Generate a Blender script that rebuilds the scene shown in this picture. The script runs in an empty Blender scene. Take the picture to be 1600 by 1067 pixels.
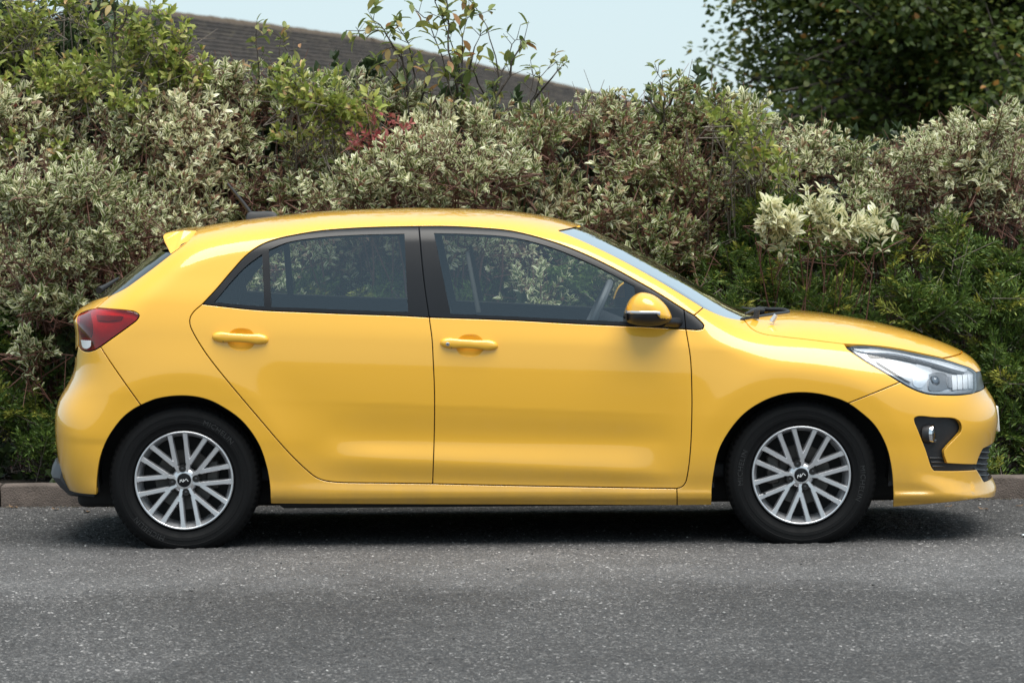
import bpy, bmesh, math, random
import numpy as np
from mathutils import Vector, Matrix
from mathutils.geometry import delaunay_2d_cdt

random.seed(7)
rng = np.random.default_rng(11)
scene = bpy.context.scene
COL = scene.collection
R = math.radians

# ------------------------------------------------------------------ camera, sky, sun, exposure
DIST = 16.0                     # lens to the near wheel plane (metres)
WHEEL_Y = -0.83
FPX = 374.0 * DIST              # focal length in photo pixels (photo is 1600 wide)
CAM_H = 1.58
PITCH = R(2.585)
ROLL = R(0.48)
CAM = Vector((0.0816, WHEEL_Y - DIST, CAM_H))
cam_data = bpy.data.cameras.new('camera')
cam_data.sensor_width = 36.0
cam_data.lens = 36.0 * FPX / 1600.0
cam_data.clip_start = 0.5
cam_data.clip_end = 6000.0
cam = bpy.data.objects.new('camera', cam_data)
COL.objects.link(cam)
FW = Vector((0, math.cos(PITCH), -math.sin(PITCH)))
RT0 = Vector((1, 0, 0))
UP0 = RT0.cross(FW)
RT = RT0 * math.cos(ROLL) - UP0 * math.sin(ROLL)
UP = RT.cross(FW)
cam.matrix_world = Matrix(((RT.x, UP.x, -FW.x, CAM.x), (RT.y, UP.y, -FW.y, CAM.y),
                           (RT.z, UP.z, -FW.z, CAM.z), (0, 0, 0, 1)))
scene.camera = cam
cam_data.dof.use_dof = True
cam_data.dof.focus_distance = DIST + 0.3
cam_data.dof.aperture_fstop = 8.0

SUN_EL, SUN_AZ = 74.0, 152.0     # azimuth measured clockwise from +Y (north)
world = bpy.data.worlds.new('World')
scene.world = world
world.use_nodes = True
wn = world.node_tree
wn.nodes.clear()
sky = wn.nodes.new('ShaderNodeTexSky')
sky.sky_type = 'NISHITA'
sky.sun_disc = False
sky.sun_elevation = R(SUN_EL)
sky.sun_rotation = R(SUN_AZ)
sky.air_density = 1.0
sky.dust_density = 0.35
sky.ozone_density = 1.0
bg = wn.nodes.new('ShaderNodeBackground')
bg.inputs['Strength'].default_value = 0.079
wo = wn.nodes.new('ShaderNodeOutputWorld')
hsv = wn.nodes.new('ShaderNodeHueSaturation')
hsv.inputs['Saturation'].default_value = 0.72
wn.links.new(sky.outputs[0], hsv.inputs['Color'])
veil = wn.nodes.new('ShaderNodeMix')          # thin even cloud over the whole sky
veil.data_type = 'RGBA'
veil.inputs[0].default_value = 0.72
veil.inputs[7].default_value = (5.2, 6.75, 7.5, 1)
wn.links.new(hsv.outputs[0], veil.inputs[6])
wn.links.new(veil.outputs[2], bg.inputs['Color'])
wn.links.new(bg.outputs[0], wo.inputs['Surface'])

sun_data = bpy.data.lights.new('sun', 'SUN')
sun_data.energy = 3.3
sun_data.angle = R(58.0)
sun_data.color = (1.0, 0.96, 0.89)
sun = bpy.data.objects.new('sun', sun_data)
COL.objects.link(sun)
_az, _el = R(SUN_AZ), R(SUN_EL)
sun_dir = Vector((math.sin(_az) * math.cos(_el), math.cos(_az) * math.cos(_el), math.sin(_el)))
sun.rotation_euler = sun_dir.to_track_quat('Z', 'Y').to_euler()
sun.location = (0, -5, 12)

scene.view_settings.view_transform = 'Standard'
scene.view_settings.look = 'None'
scene.view_settings.exposure = 0.70
scene.view_settings.gamma = 1.0
scene.view_settings.use_curve_mapping = False
scene.render.engine = 'CYCLES'
scene.cycles.max_bounces = 10
scene.cycles.transparent_max_bounces = 16

# ------------------------------------------------------------------ pixel <-> world (photo pixels, 1600 x 1067)
def unproj(px, py, Y):
    d = FW * FPX + RT * (px - 800.0) - UP * (py - 533.5)
    t = (Y - CAM.y) / d.y
    return CAM.x + d.x * t, CAM.z + d.z * t
def unproj_z(px, py, Z=0.0):
    d = FW * FPX + RT * (px - 800.0) - UP * (py - 533.5)
    t = (Z - CAM.z) / d.z
    return CAM.x + d.x * t, CAM.y + d.y * t

# ------------------------------------------------------------------ object helpers
def link(o, parent=None):
    COL.objects.link(o)
    if parent is not None:
        o.parent = parent
    return o
def tag(o, label=None, cat=None, group=None, kind=None):
    if label: o['label'] = label
    if cat: o['category'] = cat
    if group: o['group'] = group
    if kind: o['kind'] = kind
    return o
def empty(name, loc=(0, 0, 0)):
    o = bpy.data.objects.new(name, None)
    o.location = loc
    o.empty_display_size = 0.2
    return link(o)
def mesh_obj(name, verts, faces, mat, parent=None, smooth=True, normals=None, uv=None):
    me = bpy.data.meshes.new(name)
    me.from_pydata([tuple(v) for v in verts], [], [tuple(f) for f in faces])
    if mat: me.materials.append(mat)
    if smooth:
        me.polygons.foreach_set('use_smooth', [True] * len(me.polygons))
    me.update()
    if normals is not None:
        me.normals_split_custom_set_from_vertices([tuple(n) for n in normals])
    return link(bpy.data.objects.new(name, me), parent)
def bm_obj(name, bm, mat, parent=None, smooth=True, sharp=None):
    me = bpy.data.meshes.new(name)
    bm.normal_update()
    if sharp is not None:
        for e in bm.edges:
            if len(e.link_faces) == 2 and e.calc_face_angle(0) > sharp:
                e.smooth = False
    bm.to_mesh(me)
    bm.free()
    if mat: me.materials.append(mat)
    if smooth:
        me.polygons.foreach_set('use_smooth', [True] * len(me.polygons))
    me.update()
    return link(bpy.data.objects.new(name, me), parent)
def fast_mesh(name, V, quads=None, tris=None, uv=None, attrs=None, mat=None, smooth=False):
    """numpy mesh: V (n,3); quads (m,4); tris (k,3); uv per vertex (n,2); attrs {name: per-vertex float}"""
    me = bpy.data.meshes.new(name)
    loops, starts, totals, pos = [], [], [], 0
    if quads is not None and len(quads):
        loops.append(quads.ravel()); starts.append(np.arange(len(quads)) * 4); totals.append(np.full(len(quads), 4)); pos = len(quads) * 4
    if tris is not None and len(tris):
        loops.append(tris.ravel()); starts.append(pos + np.arange(len(tris)) * 3); totals.append(np.full(len(tris), 3))
    loops = np.concatenate(loops).astype(np.int32)
    starts = np.concatenate(starts).astype(np.int32)
    totals = np.concatenate(totals).astype(np.int32)
    me.vertices.add(len(V)); me.vertices.foreach_set('co', np.ascontiguousarray(V, dtype=np.float32).ravel())
    me.loops.add(len(loops)); me.loops.foreach_set('vertex_index', loops)
    me.polygons.add(len(starts)); me.polygons.foreach_set('loop_start', starts); me.polygons.foreach_set('loop_total', totals)
    if smooth: me.polygons.foreach_set('use_smooth', np.ones(len(starts), dtype=bool))
    if uv is not None:
        l = me.uv_layers.new(name='UVMap')
        l.data.foreach_set('uv', np.ascontiguousarray(uv[loops], dtype=np.float32).ravel())
    for k, a in (attrs or {}).items():
        at = me.attributes.new(k, 'FLOAT', 'POINT')
        at.data.foreach_set('value', np.ascontiguousarray(a, dtype=np.float32))
    if mat: me.materials.append(mat)
    me.update(calc_edges=True)
    me.validate()
    return me

# ------------------------------------------------------------------ materials
def new_mat(name):
    m = bpy.data.materials.new(name)
    m.use_nodes = True
    nt = m.node_tree
    nt.nodes.clear()
    out = nt.nodes.new('ShaderNodeOutputMaterial')
    return m, nt, out
def N(nt, kind, **kw):
    n = nt.nodes.new(kind)
    for k, v in kw.items():
        if hasattr(n, k) and k not in n.inputs: setattr(n, k, v)
        else: n.inputs[k].default_value = v
    return n
def principled(name, base, rough=0.5, metal=0.0, coat=0.0, coat_rough=0.03, spec=0.5, noise=0.0, nscale=20.0, bump=0.0, bscale=200.0, rough_noise=0.0, emit=None):
    m, nt, out = new_mat(name)
    p = nt.nodes.new('ShaderNodeBsdfPrincipled')
    p.inputs['Base Color'].default_value = (*base, 1)
    p.inputs['Roughness'].default_value = rough
    p.inputs['Metallic'].default_value = metal
    p.inputs['Coat Weight'].default_value = coat
    p.inputs['Coat Roughness'].default_value = coat_rough
    p.inputs['Specular IOR Level'].default_value = spec
    tc = nt.nodes.new('ShaderNodeTexCoord')
    if noise or rough_noise:
        nz = N(nt, 'ShaderNodeTexNoise'); nz.inputs['Scale'].default_value = nscale; nz.inputs['Detail'].default_value = 6
        nt.links.new(tc.outputs['Object'], nz.inputs['Vector'])
        if noise:
            h = nt.nodes.new('ShaderNodeHueSaturation'); h.inputs['Color'].default_value = (*base, 1)
            mr = nt.nodes.new('ShaderNodeMapRange'); mr.inputs[1].default_value = 0.25; mr.inputs[2].default_value = 0.75
            mr.inputs[3].default_value = 1 - noise; mr.inputs[4].default_value = 1 + noise
            nt.links.new(nz.outputs[0], mr.inputs[0]); nt.links.new(mr.outputs[0], h.inputs['Value'])
            nt.links.new(h.outputs[0], p.inputs['Base Color'])
        if rough_noise:
            mr = nt.nodes.new('ShaderNodeMapRange'); mr.inputs[1].default_value = 0.3; mr.inputs[2].default_value = 0.7
            mr.inputs[3].default_value = max(0, rough - rough_noise); mr.inputs[4].default_value = rough + rough_noise
            nt.links.new(nz.outputs[0], mr.inputs[0]); nt.links.new(mr.outputs[0], p.inputs['Roughness'])
    if bump:
        nz2 = nt.nodes.new('ShaderNodeTexNoise'); nz2.inputs['Scale'].default_value = bscale; nz2.inputs['Detail'].default_value = 4
        nt.links.new(tc.outputs['Object'], nz2.inputs['Vector'])
        b = nt.nodes.new('ShaderNodeBump'); b.inputs['Strength'].default_value = bump; b.inputs['Distance'].default_value = 0.01
        nt.links.new(nz2.outputs[0], b.inputs['Height']); nt.links.new(b.outputs[0], p.inputs['Normal'])
    nt.links.new(p.outputs[0], out.inputs['Surface'])
    return m
def thin_glass(name, tint, rough=0.0, ior=1.5, boost=1.0, gtint=(1, 1, 1)):
    m, nt, out = new_mat(name)
    tr = nt.nodes.new('ShaderNodeBsdfTransparent'); tr.inputs[0].default_value = (*tint, 1)
    gl = nt.nodes.new('ShaderNodeBsdfGlossy'); gl.inputs['Roughness'].default_value = rough; gl.inputs['Color'].default_value = (*gtint, 1)
    fr = nt.nodes.new('ShaderNodeFresnel'); fr.inputs[0].default_value = ior
    mu = nt.nodes.new('ShaderNodeMath'); mu.operation = 'MULTIPLY'; mu.inputs[1].default_value = boost; mu.use_clamp = True
    nt.links.new(fr.outputs[0], mu.inputs[0])
    mx = nt.nodes.new('ShaderNodeMixShader')
    nt.links.new(mu.outputs[0], mx.inputs[0]); nt.links.new(tr.outputs[0], mx.inputs[1]); nt.links.new(gl.outputs[0], mx.inputs[2])
    nt.links.new(mx.outputs[0], out.inputs['Surface'])
    return m
# ================================================================== the car body as one smooth surface  |Y| = f(x, z)
def spline(pts, step=0.012):
    """Catmull-Rom through pts; a third item 'c' marks a corner. Returns dense (n,2)."""
    P = [np.array(p[:2], float) for p in pts]
    cor = [len(p) > 2 for p in pts]
    out = []
    n = len(P)
    for i in range(n - 1):
        p1, p2 = P[i], P[i + 1]
        p0 = P[i - 1] if i > 0 and not cor[i] else p1 - (p2 - p1)
        p3 = P[i + 2] if i + 2 < n and not cor[i + 1] else p2 + (p2 - p1)
        L = np.linalg.norm(p2 - p1)
        k = max(1, int(math.ceil(L / step)))
        d01, d12, d23 = [max(1e-6, np.linalg.norm(b - a) ** 0.5) for a, b in ((p0, p1), (p1, p2), (p2, p3))]
        m1 = (p2 - p1) / d12 - ((p2 - p0) / (d01 + d12)) + (p1 - p0) / d01
        m2 = (p2 - p1) / d12 - ((p3 - p1) / (d12 + d23)) + (p3 - p2) / d23
        m1, m2 = m1 * d12, m2 * d12
        for j in range(k):
            t = j / k
            out.append((2*t**3-3*t**2+1)*p1 + (t**3-2*t**2+t)*m1 + (-2*t**3+3*t**2)*p2 + (t**3-t**2)*m2)
    out.append(P[-1])
    return np.array(out)
def resample(P, step):
    d = np.r_[0, np.cumsum(np.linalg.norm(np.diff(P, axis=0), axis=1))]
    n = max(2, int(d[-1] / step) + 1)
    t = np.linspace(0, d[-1], n)
    return np.c_[np.interp(t, d, P[:, 0]), np.interp(t, d, P[:, 1])]

# centre-plane silhouette, photo pixels: rear bumper foot -> roof -> bonnet -> front lip
SIL_PX = [(114, 775, -.3), (104, 757, -.3), (96, 739, -.3), (91, 713, -.3), (87.6, 685, -.3), (86.5, 659, -.3), (88, 637, -.3), (95, 616, -.3), (108, 594, -.3),
          (117, 573, -.3), (119, 545, -.3), (119, 515, -.3), (120, 492, -.2), (129, 481, -.1), (155, 466, 0), (172, 454, 0), (197, 433, 0), (226, 409, 0), (256, 387, 0), (281, 370, 0),
          (305, 358.5, 0), (322, 353, 0), (360, 346.5, 0), (400, 341, 0), (435, 337, 0), (500, 330.5, 0), (575, 327, 0), (650, 325.5, 0), (725, 326.5, 0), (800, 330.5, 0),
          (855, 338.5, 0), (905, 351, 0), (935, 362.5, 0), (960, 374, 0), (1010, 399, 0), (1060, 426, 0), (1110, 455.5, 0), (1135, 470, 0), (1165, 482, 0), (1198, 486, 0),
          (1234, 486, 0), (1272, 488.5, 0), (1319, 494.5, 0), (1366, 503, 0), (1412, 514, 0), (1459, 529, 0), (1484, 539, -.05), (1505, 549, -.1), (1522, 560, -.2), (1535, 576, -.25), (1541, 600, -.25),
          (1552, 617, -.25), (1559, 632, -.25), (1562, 655, -.25), (1558, 682, -.25), (1552, 705, -.25), (1549, 727, -.25), (1552, 742, -.25), (1558, 754, -.25), (1560, 764, -.25), (1558, 772, -.25)]
_sil = [unproj(*p) for p in SIL_PX]
SIL = resample(spline(_sil, 0.004), 0.006)
# light smoothing, then arc length and inward normals
for _ in range(6):
    SIL[1:-1] = 0.25 * SIL[:-2] + 0.5 * SIL[1:-1] + 0.25 * SIL[2:]
SIL_S = np.r_[0, np.cumsum(np.linalg.norm(np.diff(SIL, axis=0), axis=1))]
_e0 = SIL[0] + np.outer(np.linspace(0.6, 0.03, 20), np.array([0.0, -1.0]))
_e1 = SIL[-1] + np.outer(np.linspace(0.03, 0.6, 20), np.array([-0.0, -1.0]))
SOFT = np.vstack([_e0, resample(SIL, 0.028), _e1])
SOFT_M = 0.5 * (SOFT[1:] + SOFT[:-1])
SOFT_L = np.linalg.norm(np.diff(SOFT, axis=0), axis=1)
# rounding radius and exponent along the silhouette (by photo column of the centre line)
def sil_s(px, py, Y=0.0):
    q = np.array(unproj(px, py, Y))
    i = np.argmin(((SIL - q) ** 2).sum(1))
    return SIL_S[i]
_rk = [(sil_s(104, 757, -.3), .30, 3.0), (sil_s(88, 637, -.3), .30, 3.0), (sil_s(119, 520, -.3), .30, 3.2), (sil_s(160, 462), .24, 3.2), (sil_s(250, 391), .20, 3.2), (sil_s(360, 347), .145, 3.0),
       (sil_s(800, 330), .14, 3.0), (sil_s(905, 351), .145, 3.0), (sil_s(1060, 426), .165, 3.1), (sil_s(1160, 480), .23, 3.0), (sil_s(1250, 487), .27, 3.0),
       (sil_s(1412, 514), .30, 2.9), (sil_s(1500, 547), .42, 2.7), (sil_s(1560, 640, -.25), .50, 2.6), (sil_s(1558, 772, -.25), .50, 2.6)]
_rs = np.array([r[0] for r in _rk]); _rr = np.array([r[1] for r in _rk]); _rn = np.array([r[2] for r in _rk])
_soft_s = np.r_[np.zeros(20), np.linspace(0, SIL_S[-1], len(SOFT) - 40), np.full(20, SIL_S[-1])]
_soft_s = 0.5 * (_soft_s[1:] + _soft_s[:-1])
SOFT_R = np.interp(_soft_s, _rs, _rr); SOFT_N = np.interp(_soft_s, _rs, _rn)
SEG_A, SEG_B = SOFT[:-1], SOFT[1:]
FULL = np.vstack([_e0, SIL, _e1])
FULL_NEAR = np.array([np.argmin(((FULL - m) ** 2).sum(1)) for m in SOFT_M])
WIN = np.arange(-7, 8)
def dist_fields(Q):
    """smooth distance to the silhouette, rounding radius, exponent at points Q (n,2)"""
    D = np.empty(len(Q)); RR = np.empty(len(Q)); NN = np.empty(len(Q))
    nf = len(FULL) - 1
    for i in range(0, len(Q), 4000):
        q = Q[i:i + 4000]
        r2 = (q[:, 0:1] - SOFT_M[None, :, 0]) ** 2 + (q[:, 1:2] - SOFT_M[None, :, 1]) ** 2 + 1e-9
        inv = 1.0 / r2
        w2 = SOFT_L[None] * inv * inv
        ds = ((w2 * inv).sum(1) / (3 * math.pi / 8)) ** (-1 / 5.0)
        t2 = w2.sum(1)
        RR[i:i + 4000] = w2 @ SOFT_R / t2
        NN[i:i + 4000] = w2 @ SOFT_N / t2
        near = np.nonzero(r2.min(1) < 0.012)[0]
        d = ds.copy()
        if len(near):
            qq = q[near]
            k = np.clip(FULL_NEAR[r2[near].argmin(1)][:, None] + WIN[None], 0, nf - 1)
            A = FULL[k]; AB = FULL[k + 1] - A
            ap = qq[:, None, :] - A
            t = np.clip((ap * AB).sum(2) / (AB ** 2).sum(2), 0, 1)
            de = np.sqrt((((ap - t[..., None] * AB) ** 2).sum(2)).min(1))
            b = np.clip((de - 0.025) / 0.05, 0, 1); b = b * b * (3 - 2 * b)
            d[near] = de * (1 - b) + ds[near] * b
        D[i:i + 4000] = d
    return D, RR, NN

WHEELS = [(-1.298, 0.300), (1.29, 0.300)]
def sstep(a, b, x):
    t = np.clip((x - a) / (b - a), 0, 1)
    return t * t * (3 - 2 * t)
def _line(p, q):
    (x1, z1), (x2, z2) = unproj(*p, -.85), unproj(*q, -.85)
    return (z2 - z1) / (x2 - x1), z1 - x1 * (z2 - z1) / (x2 - x1)
# character lines of the body side: (left px), (right px), half width, half width where the door scoop fades out
LINES = [((423, 812), (1113, 813), .770, .770), ((423, 789), (1113, 789), .806, .806), ((423, 777), (1113, 778), .832, .832), ((423, 767), (1113, 770), .8375, .8365), ((525, 753), (1058, 763), .832, .834),
         ((525, 713), (1057, 736), .8505, .841), ((550, 688), (972, 694), .8370, .8475), ((475, 634), (1057, 656), .8545, .8555), ((475, 623), (1057, 645), .8585, .8575),
         ((500, 572), (1000, 588), .8625, .8625), ((400, 528), (1000, 545), .857, .857), ((316, 478), (1097, 515), .836, .836),
         ((314, 430), (1000, 440), .793, .793), ((400, 372), (1000, 372), .733, .733), ((400, 315), (1000, 315), .665, .665)]
LAB = [_line(a, b) for a, b, _, _ in LINES]
XF0, XF1 = unproj(470, 700, -.85)[0], unproj(600, 700, -.85)[0]
XF2, XF3 = unproj(960, 700, -.85)[0], unproj(1075, 700, -.85)[0]
LIPA, LIPB = unproj(1456, 738, -.75), unproj(1540, 756, -.5)
def base_width(x, z):
    n = len(LINES)
    m = sstep(XF0, XF1, x) * (1 - sstep(XF2, XF3, x))
    K = np.stack([a * x + b for a, b in LAB], 1)
    V = np.stack([w1 * m + w0 * (1 - m) for _, _, w1, w0 in LINES], 1)
    h = np.diff(K, axis=1); dl = np.diff(V, axis=1) / h
    S = np.zeros_like(K)
    # smooth (Fritsch-Carlson style) slopes
    w1 = 2 * h[:, 1:] + h[:, :-1]; w2 = h[:, 1:] + 2 * h[:, :-1]
    same = dl[:, :-1] * dl[:, 1:] > 0
    with np.errstate(divide='ignore', invalid='ignore'):
        hm = (w1 + w2) / (w1 / dl[:, :-1] + w2 / dl[:, 1:])
    S[:, 1:-1] = np.where(same, hm, 0)
    S[:, 0] = dl[:, 0]; S[:, -1] = dl[:, -1]
    idx = np.clip((z[:, None] >= K).sum(1) - 1, 0, n - 2)
    r = np.arange(len(x))
    hh = h[r, idx]; t = (z - K[r, idx]) / hh
    tc = np.clip(t, 0, 1)
    y = ((2*tc**3-3*tc**2+1)*V[r, idx] + (tc**3-2*tc**2+tc)*hh*S[r, idx] + (-2*tc**3+3*tc**2)*V[r, idx+1] + (tc**3-tc**2)*hh*S[r, idx+1])
    y += np.where(t < 0, t * hh * S[r, 0], 0) + np.where(t > 1, (t - 1) * hh * S[r, -1], 0)
    # gentle plan taper towards the ends
    y = y - 0.010 * np.clip((np.abs(x) - 0.9) / 1.1, 0, None) ** 2
    # wheel-arch flares
    for wx, wz in WHEELS:
        rr = np.hypot(x - wx, z - wz)
        t = (0.63 - rr) / 0.185
        t = np.clip(1 - np.logaddexp(0, (1 - t) * 14) / 14, 0, 1)
        y = y + 0.0115 * t ** 2.2 * sstep(0.16, 0.40, z)
    # front lip kicks out below its fold
    below = (LIPA[1] + (LIPB[1] - LIPA[1]) * (x - LIPA[0]) / (LIPB[0] - LIPA[0])) - z
    y = y + 0.030 * sstep(0.0, 0.07, below) * sstep(1.72, 1.95, x)
    # rear bumper shoulder
    zr = 0.60 + 0.25 * (x + 1.95)
    y = y + 0.014 * sstep(zr + 0.05, zr - 0.02, z) * sstep(-1.62, -1.85, x)
    return y
CREASE = np.array([unproj(a, b, -.66) for a, b in ((1210, 499.5), (1260, 504), (1319, 511.5), (1370, 520), (1412, 530), (1450, 541), (1480, 551))])
def fbody(x, z):
    x = np.atleast_1d(np.asarray(x, float)); z = np.atleast_1d(np.asarray(z, float))
    D, RR, NN = dist_fields(np.c_[x, z])
    u = np.clip(1 - D / RR, 0, 1)
    f = base_width(x, z) * np.clip(1 - u ** NN, 0, 1) ** (1 / NN)
    zc = np.interp(x, CREASE[:, 0], CREASE[:, 1], left=9, right=9)      # pressed line along the bonnet edge
    fade = sstep(CREASE[0, 0], CREASE[0, 0] + .1, x) * (1 - sstep(CREASE[-1, 0] - .1, CREASE[-1, 0], x))
    return f + 0.0045 * np.exp(-((z - zc) / 0.006) ** 2) * fade
def fnormal(x, z, eps=0.0007):
    fx = (fbody(x + eps, z) - fbody(x - eps, z)) / (2 * eps)
    fz = (fbody(x, z + eps) - fbody(x, z - eps)) / (2 * eps)
    n = np.c_[-fx, -np.ones_like(fx), -fz]
    return n / np.linalg.norm(n, axis=1)[:, None]
def px2xz(pts):
    """photo pixels -> (x, z) on the near body side"""
    P = np.array([p[:2] for p in pts], float)
    Y = np.full(len(P), -.80)
    for _ in range(7):
        q = np.array([unproj(a, b, y) for (a, b), y in zip(P, Y)])
        Y = 0.5 * Y - 0.5 * fbody(q[:, 0], q[:, 1])
    return q
def outline(pts, step=0.012):
    q = px2xz(pts)
    return spline([tuple(a) + (('c',) if len(p) > 2 else ()) for a, p in zip(q, pts)], step)
def close(*parts):
    """join open dense polylines into one closed loop (n,2), counter-clockwise; duplicates dropped"""
    P = np.vstack(parts)
    keep = [0]
    for i in range(1, len(P)):
        if np.linalg.norm(P[i] - P[keep[-1]]) > 0.0012: keep.append(i)
    if np.linalg.norm(P[keep[-1]] - P[keep[0]]) < 0.0012: keep.pop()
    P = P[keep]
    a = 0.5 * np.sum(P[:, 0] * np.roll(P[:, 1], -1) - np.roll(P[:, 0], -1) * P[:, 1])
    return P if a > 0 else P[::-1]
def inside(poly, Q):
    x, z = Q[:, 0], Q[:, 1]
    c = np.zeros(len(Q), bool)
    a = poly; b = np.roll(poly, -1, axis=0)
    for (x1, z1), (x2, z2) in zip(a, b):
        if z1 == z2: continue
        k = ((z1 > z) != (z2 > z)) & (x < (x2 - x1) * (z - z1) / (z2 - z1) + x1)
        c ^= k
    return c
def edge_dist(poly, Q):
    A = poly; AB = np.roll(poly, -1, axis=0) - A; L2 = (AB ** 2).sum(1) + 1e-12
    out = np.empty(len(Q))
    for i in range(0, len(Q), 3000):
        ap = Q[i:i+3000, None, :] - A[None]
        t = np.clip((ap * AB[None]).sum(2) / L2[None], 0, 1)
        out[i:i+3000] = np.sqrt((((ap - t[..., None] * AB[None]) ** 2).sum(2)).min(1))
    return out
def loop_normals(P):
    d = np.roll(P, -1, axis=0) - P
    d /= np.linalg.norm(d, axis=1)[:, None] + 1e-12
    n = np.c_[d[:, 1], -d[:, 0]]                    # outward for ccw
    m = n + np.roll(n, 1, axis=0)
    L = np.linalg.norm(m, axis=1)[:, None]
    m = m / np.maximum(L, 1e-6)
    c = np.clip((m * n).sum(1), 0.5, 1)[:, None]
    return m / c
def near_open(P, opens, tol=0.004):
    """True for loop vertices lying on one of the open (seamless) polylines"""
    f = np.zeros(len(P), bool)
    for o in opens:
        d = ((P[:, None, :] - o[None]) ** 2).sum(2).min(1) ** 0.5
        f |= d < tol
    return f
PANEL_CACHE = {}
def panel_data(key, loop, holes=(), opens=(), gap=0.0022, bevel=0.0028, drop=0.0018, rim=0.016, grid=0.0125, inset=0.0, hole_rim=0.012, flat=False):
    """vertices/faces/normals of a panel lying on the body surface (near side)"""
    if key in PANEL_CACHE: return PANEL_CACHE[key]
    op = near_open(loop, opens) if len(opens) else np.zeros(len(loop), bool)
    ln = loop_normals(loop)
    k = np.where(op, 0.0, 1.0)[:, None]
    P0 = loop - ln * gap * k
    P1 = P0 - ln * bevel * k
    Hs = [np.array(h) for h in holes]
    # interior points
    lo, hi = P1.min(0), P1.max(0)
    gx = np.arange(lo[0] + grid / 2, hi[0], grid); gz = np.arange(lo[1] + grid / 2, hi[1], grid)
    G = np.array([(a, b) for a in gx for b in gz]) if len(gx) and len(gz) else np.zeros((0, 2))
    if len(G):
        m = inside(P1, G)
        G = G[m]
        if len(G): G = G[edge_dist(P1, G) > grid * 0.45]
        for h in Hs:
            if len(G): G = G[~inside(h, G)]
            if len(G): G = G[edge_dist(h, G) > grid * 0.45]
    allp = [P1] + Hs + [G]
    V2 = np.vstack(allp)
    E = []
    off = 0
    for L in [P1] + Hs:
        n = len(L)
        E += [(off + i, off + (i + 1) % n) for i in range(n)]
        off += n
    res = delaunay_2d_cdt([Vector(v) for v in V2], E, [], 0, 1e-6)
    W2 = np.array([tuple(v) for v in res[0]])
    T = np.array([tuple(f) for f in res[2] if len(f) == 3])
    cen = W2[T].mean(1)
    ok = inside(P1, cen)
    for h in Hs: ok &= ~inside(h, cen)
    T = T[ok]
    ar = ((W2[T[:, 1]] - W2[T[:, 0]])[:, 0] * (W2[T[:, 2]] - W2[T[:, 0]])[:, 1] - (W2[T[:, 1]] - W2[T[:, 0]])[:, 1] * (W2[T[:, 2]] - W2[T[:, 0]])[:, 0])
    T[ar < 0] = T[ar < 0][:, ::-1]
    if flat:                                        # door glass: follows the side only, not the roof rounding
        e_ = 0.004
        f = base_width(W2[:, 0], W2[:, 1])
        gx_ = (base_width(W2[:, 0] + e_, W2[:, 1]) - base_width(W2[:, 0] - e_, W2[:, 1])) / (2 * e_)
        gz_ = (base_width(W2[:, 0], W2[:, 1] + e_) - base_width(W2[:, 0], W2[:, 1] - e_)) / (2 * e_)
        nr = np.c_[-gx_, -np.ones(len(f)), -gz_]; nr /= np.linalg.norm(nr, axis=1)[:, None]
    else:
        f = fbody(W2[:, 0], W2[:, 1]); nr = fnormal(W2[:, 0], W2[:, 1])
    V = [np.c_[W2[:, 0], -(f - inset), W2[:, 1]]]; NR = [nr]
    F = [tuple(t) for t in T]
    nv = len(W2)
    def surf(P, extra):
        return np.c_[P[:, 0], -(fbody(P[:, 0], P[:, 1]) - inset - extra), P[:, 1]]
    # bevel ring + rim
    n = len(loop)
    if rim > 0:
        s1 = surf(P1, 0.0); n1 = fnormal(P1[:, 0], P1[:, 1])
        s0 = surf(P0, drop * 1.0); ln3 = np.c_[ln[:, 0], np.zeros(n), ln[:, 1]]
        ln3 /= np.linalg.norm(ln3, axis=1)[:, None]
        n0 = n1 * 0.75 + ln3 * 0.65; n0 /= np.linalg.norm(n0, axis=1)[:, None]
        s2 = s0 - n1 * rim
        V += [s1, s0, s0.copy(), s2]; NR += [n1, n0, ln3, ln3]
        a, b, c, d = nv, nv + n, nv + 2 * n, nv + 3 * n
        for i in range(n):
            j = (i + 1) % n
            if op[i] and op[j]: continue
            F.append((a + i, b + i, b + j, a + j))
            F.append((c + i, d + i, d + j, c + j))
        nv += 4 * n
    if hole_rim > 0:
        for h in Hs:
            n = len(h); hn = loop_normals(h)
            s1 = surf(h, 0.0); nn = fnormal(h[:, 0], h[:, 1])
            h3 = -np.c_[hn[:, 0], np.zeros(n), hn[:, 1]]; h3 /= np.linalg.norm(h3, axis=1)[:, None]
            s2 = s1 - nn * hole_rim
            V += [s1, s2]; NR += [h3, h3]
            for i in range(n):
                j = (i + 1) % n
                F.append((nv + j, nv + n + j, nv + n + i, nv + i))
            nv += 2 * n
    PANEL_CACHE[key] = (np.vstack(V), F, np.vstack(NR))
    return PANEL_CACHE[key]
def flip(V, F, NR):
    s = np.array([1, -1, 1])
    return V * s, [f[::-1] for f in F], NR * s
def panel(name, key, side, mat, parent, **kw):
    V, F, NR = panel_data(key, **kw) if kw else PANEL_CACHE[key]
    F = [f[::-1] for f in F]        # ccw in (x,z) seen from -Y is clockwise: normals must face -Y
    V0, F0, N0 = V, F, NR
    if side > 0: V0, F0, N0 = flip(V, F, NR)
    # make sure winding agrees with normals
    a = V0[[f[0] for f in F0]]; b = V0[[f[1] for f in F0]]; c = V0[[f[2] for f in F0]]
    g = np.cross(b - a, c - a)
    nn = N0[[f[0] for f in F0]]
    F1 = [f if s >= 0 else f[::-1] for f, s in zip(F0, (g * nn).sum(1))]
    return mesh_obj(name, V0, F1, mat, parent, normals=N0)
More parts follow.
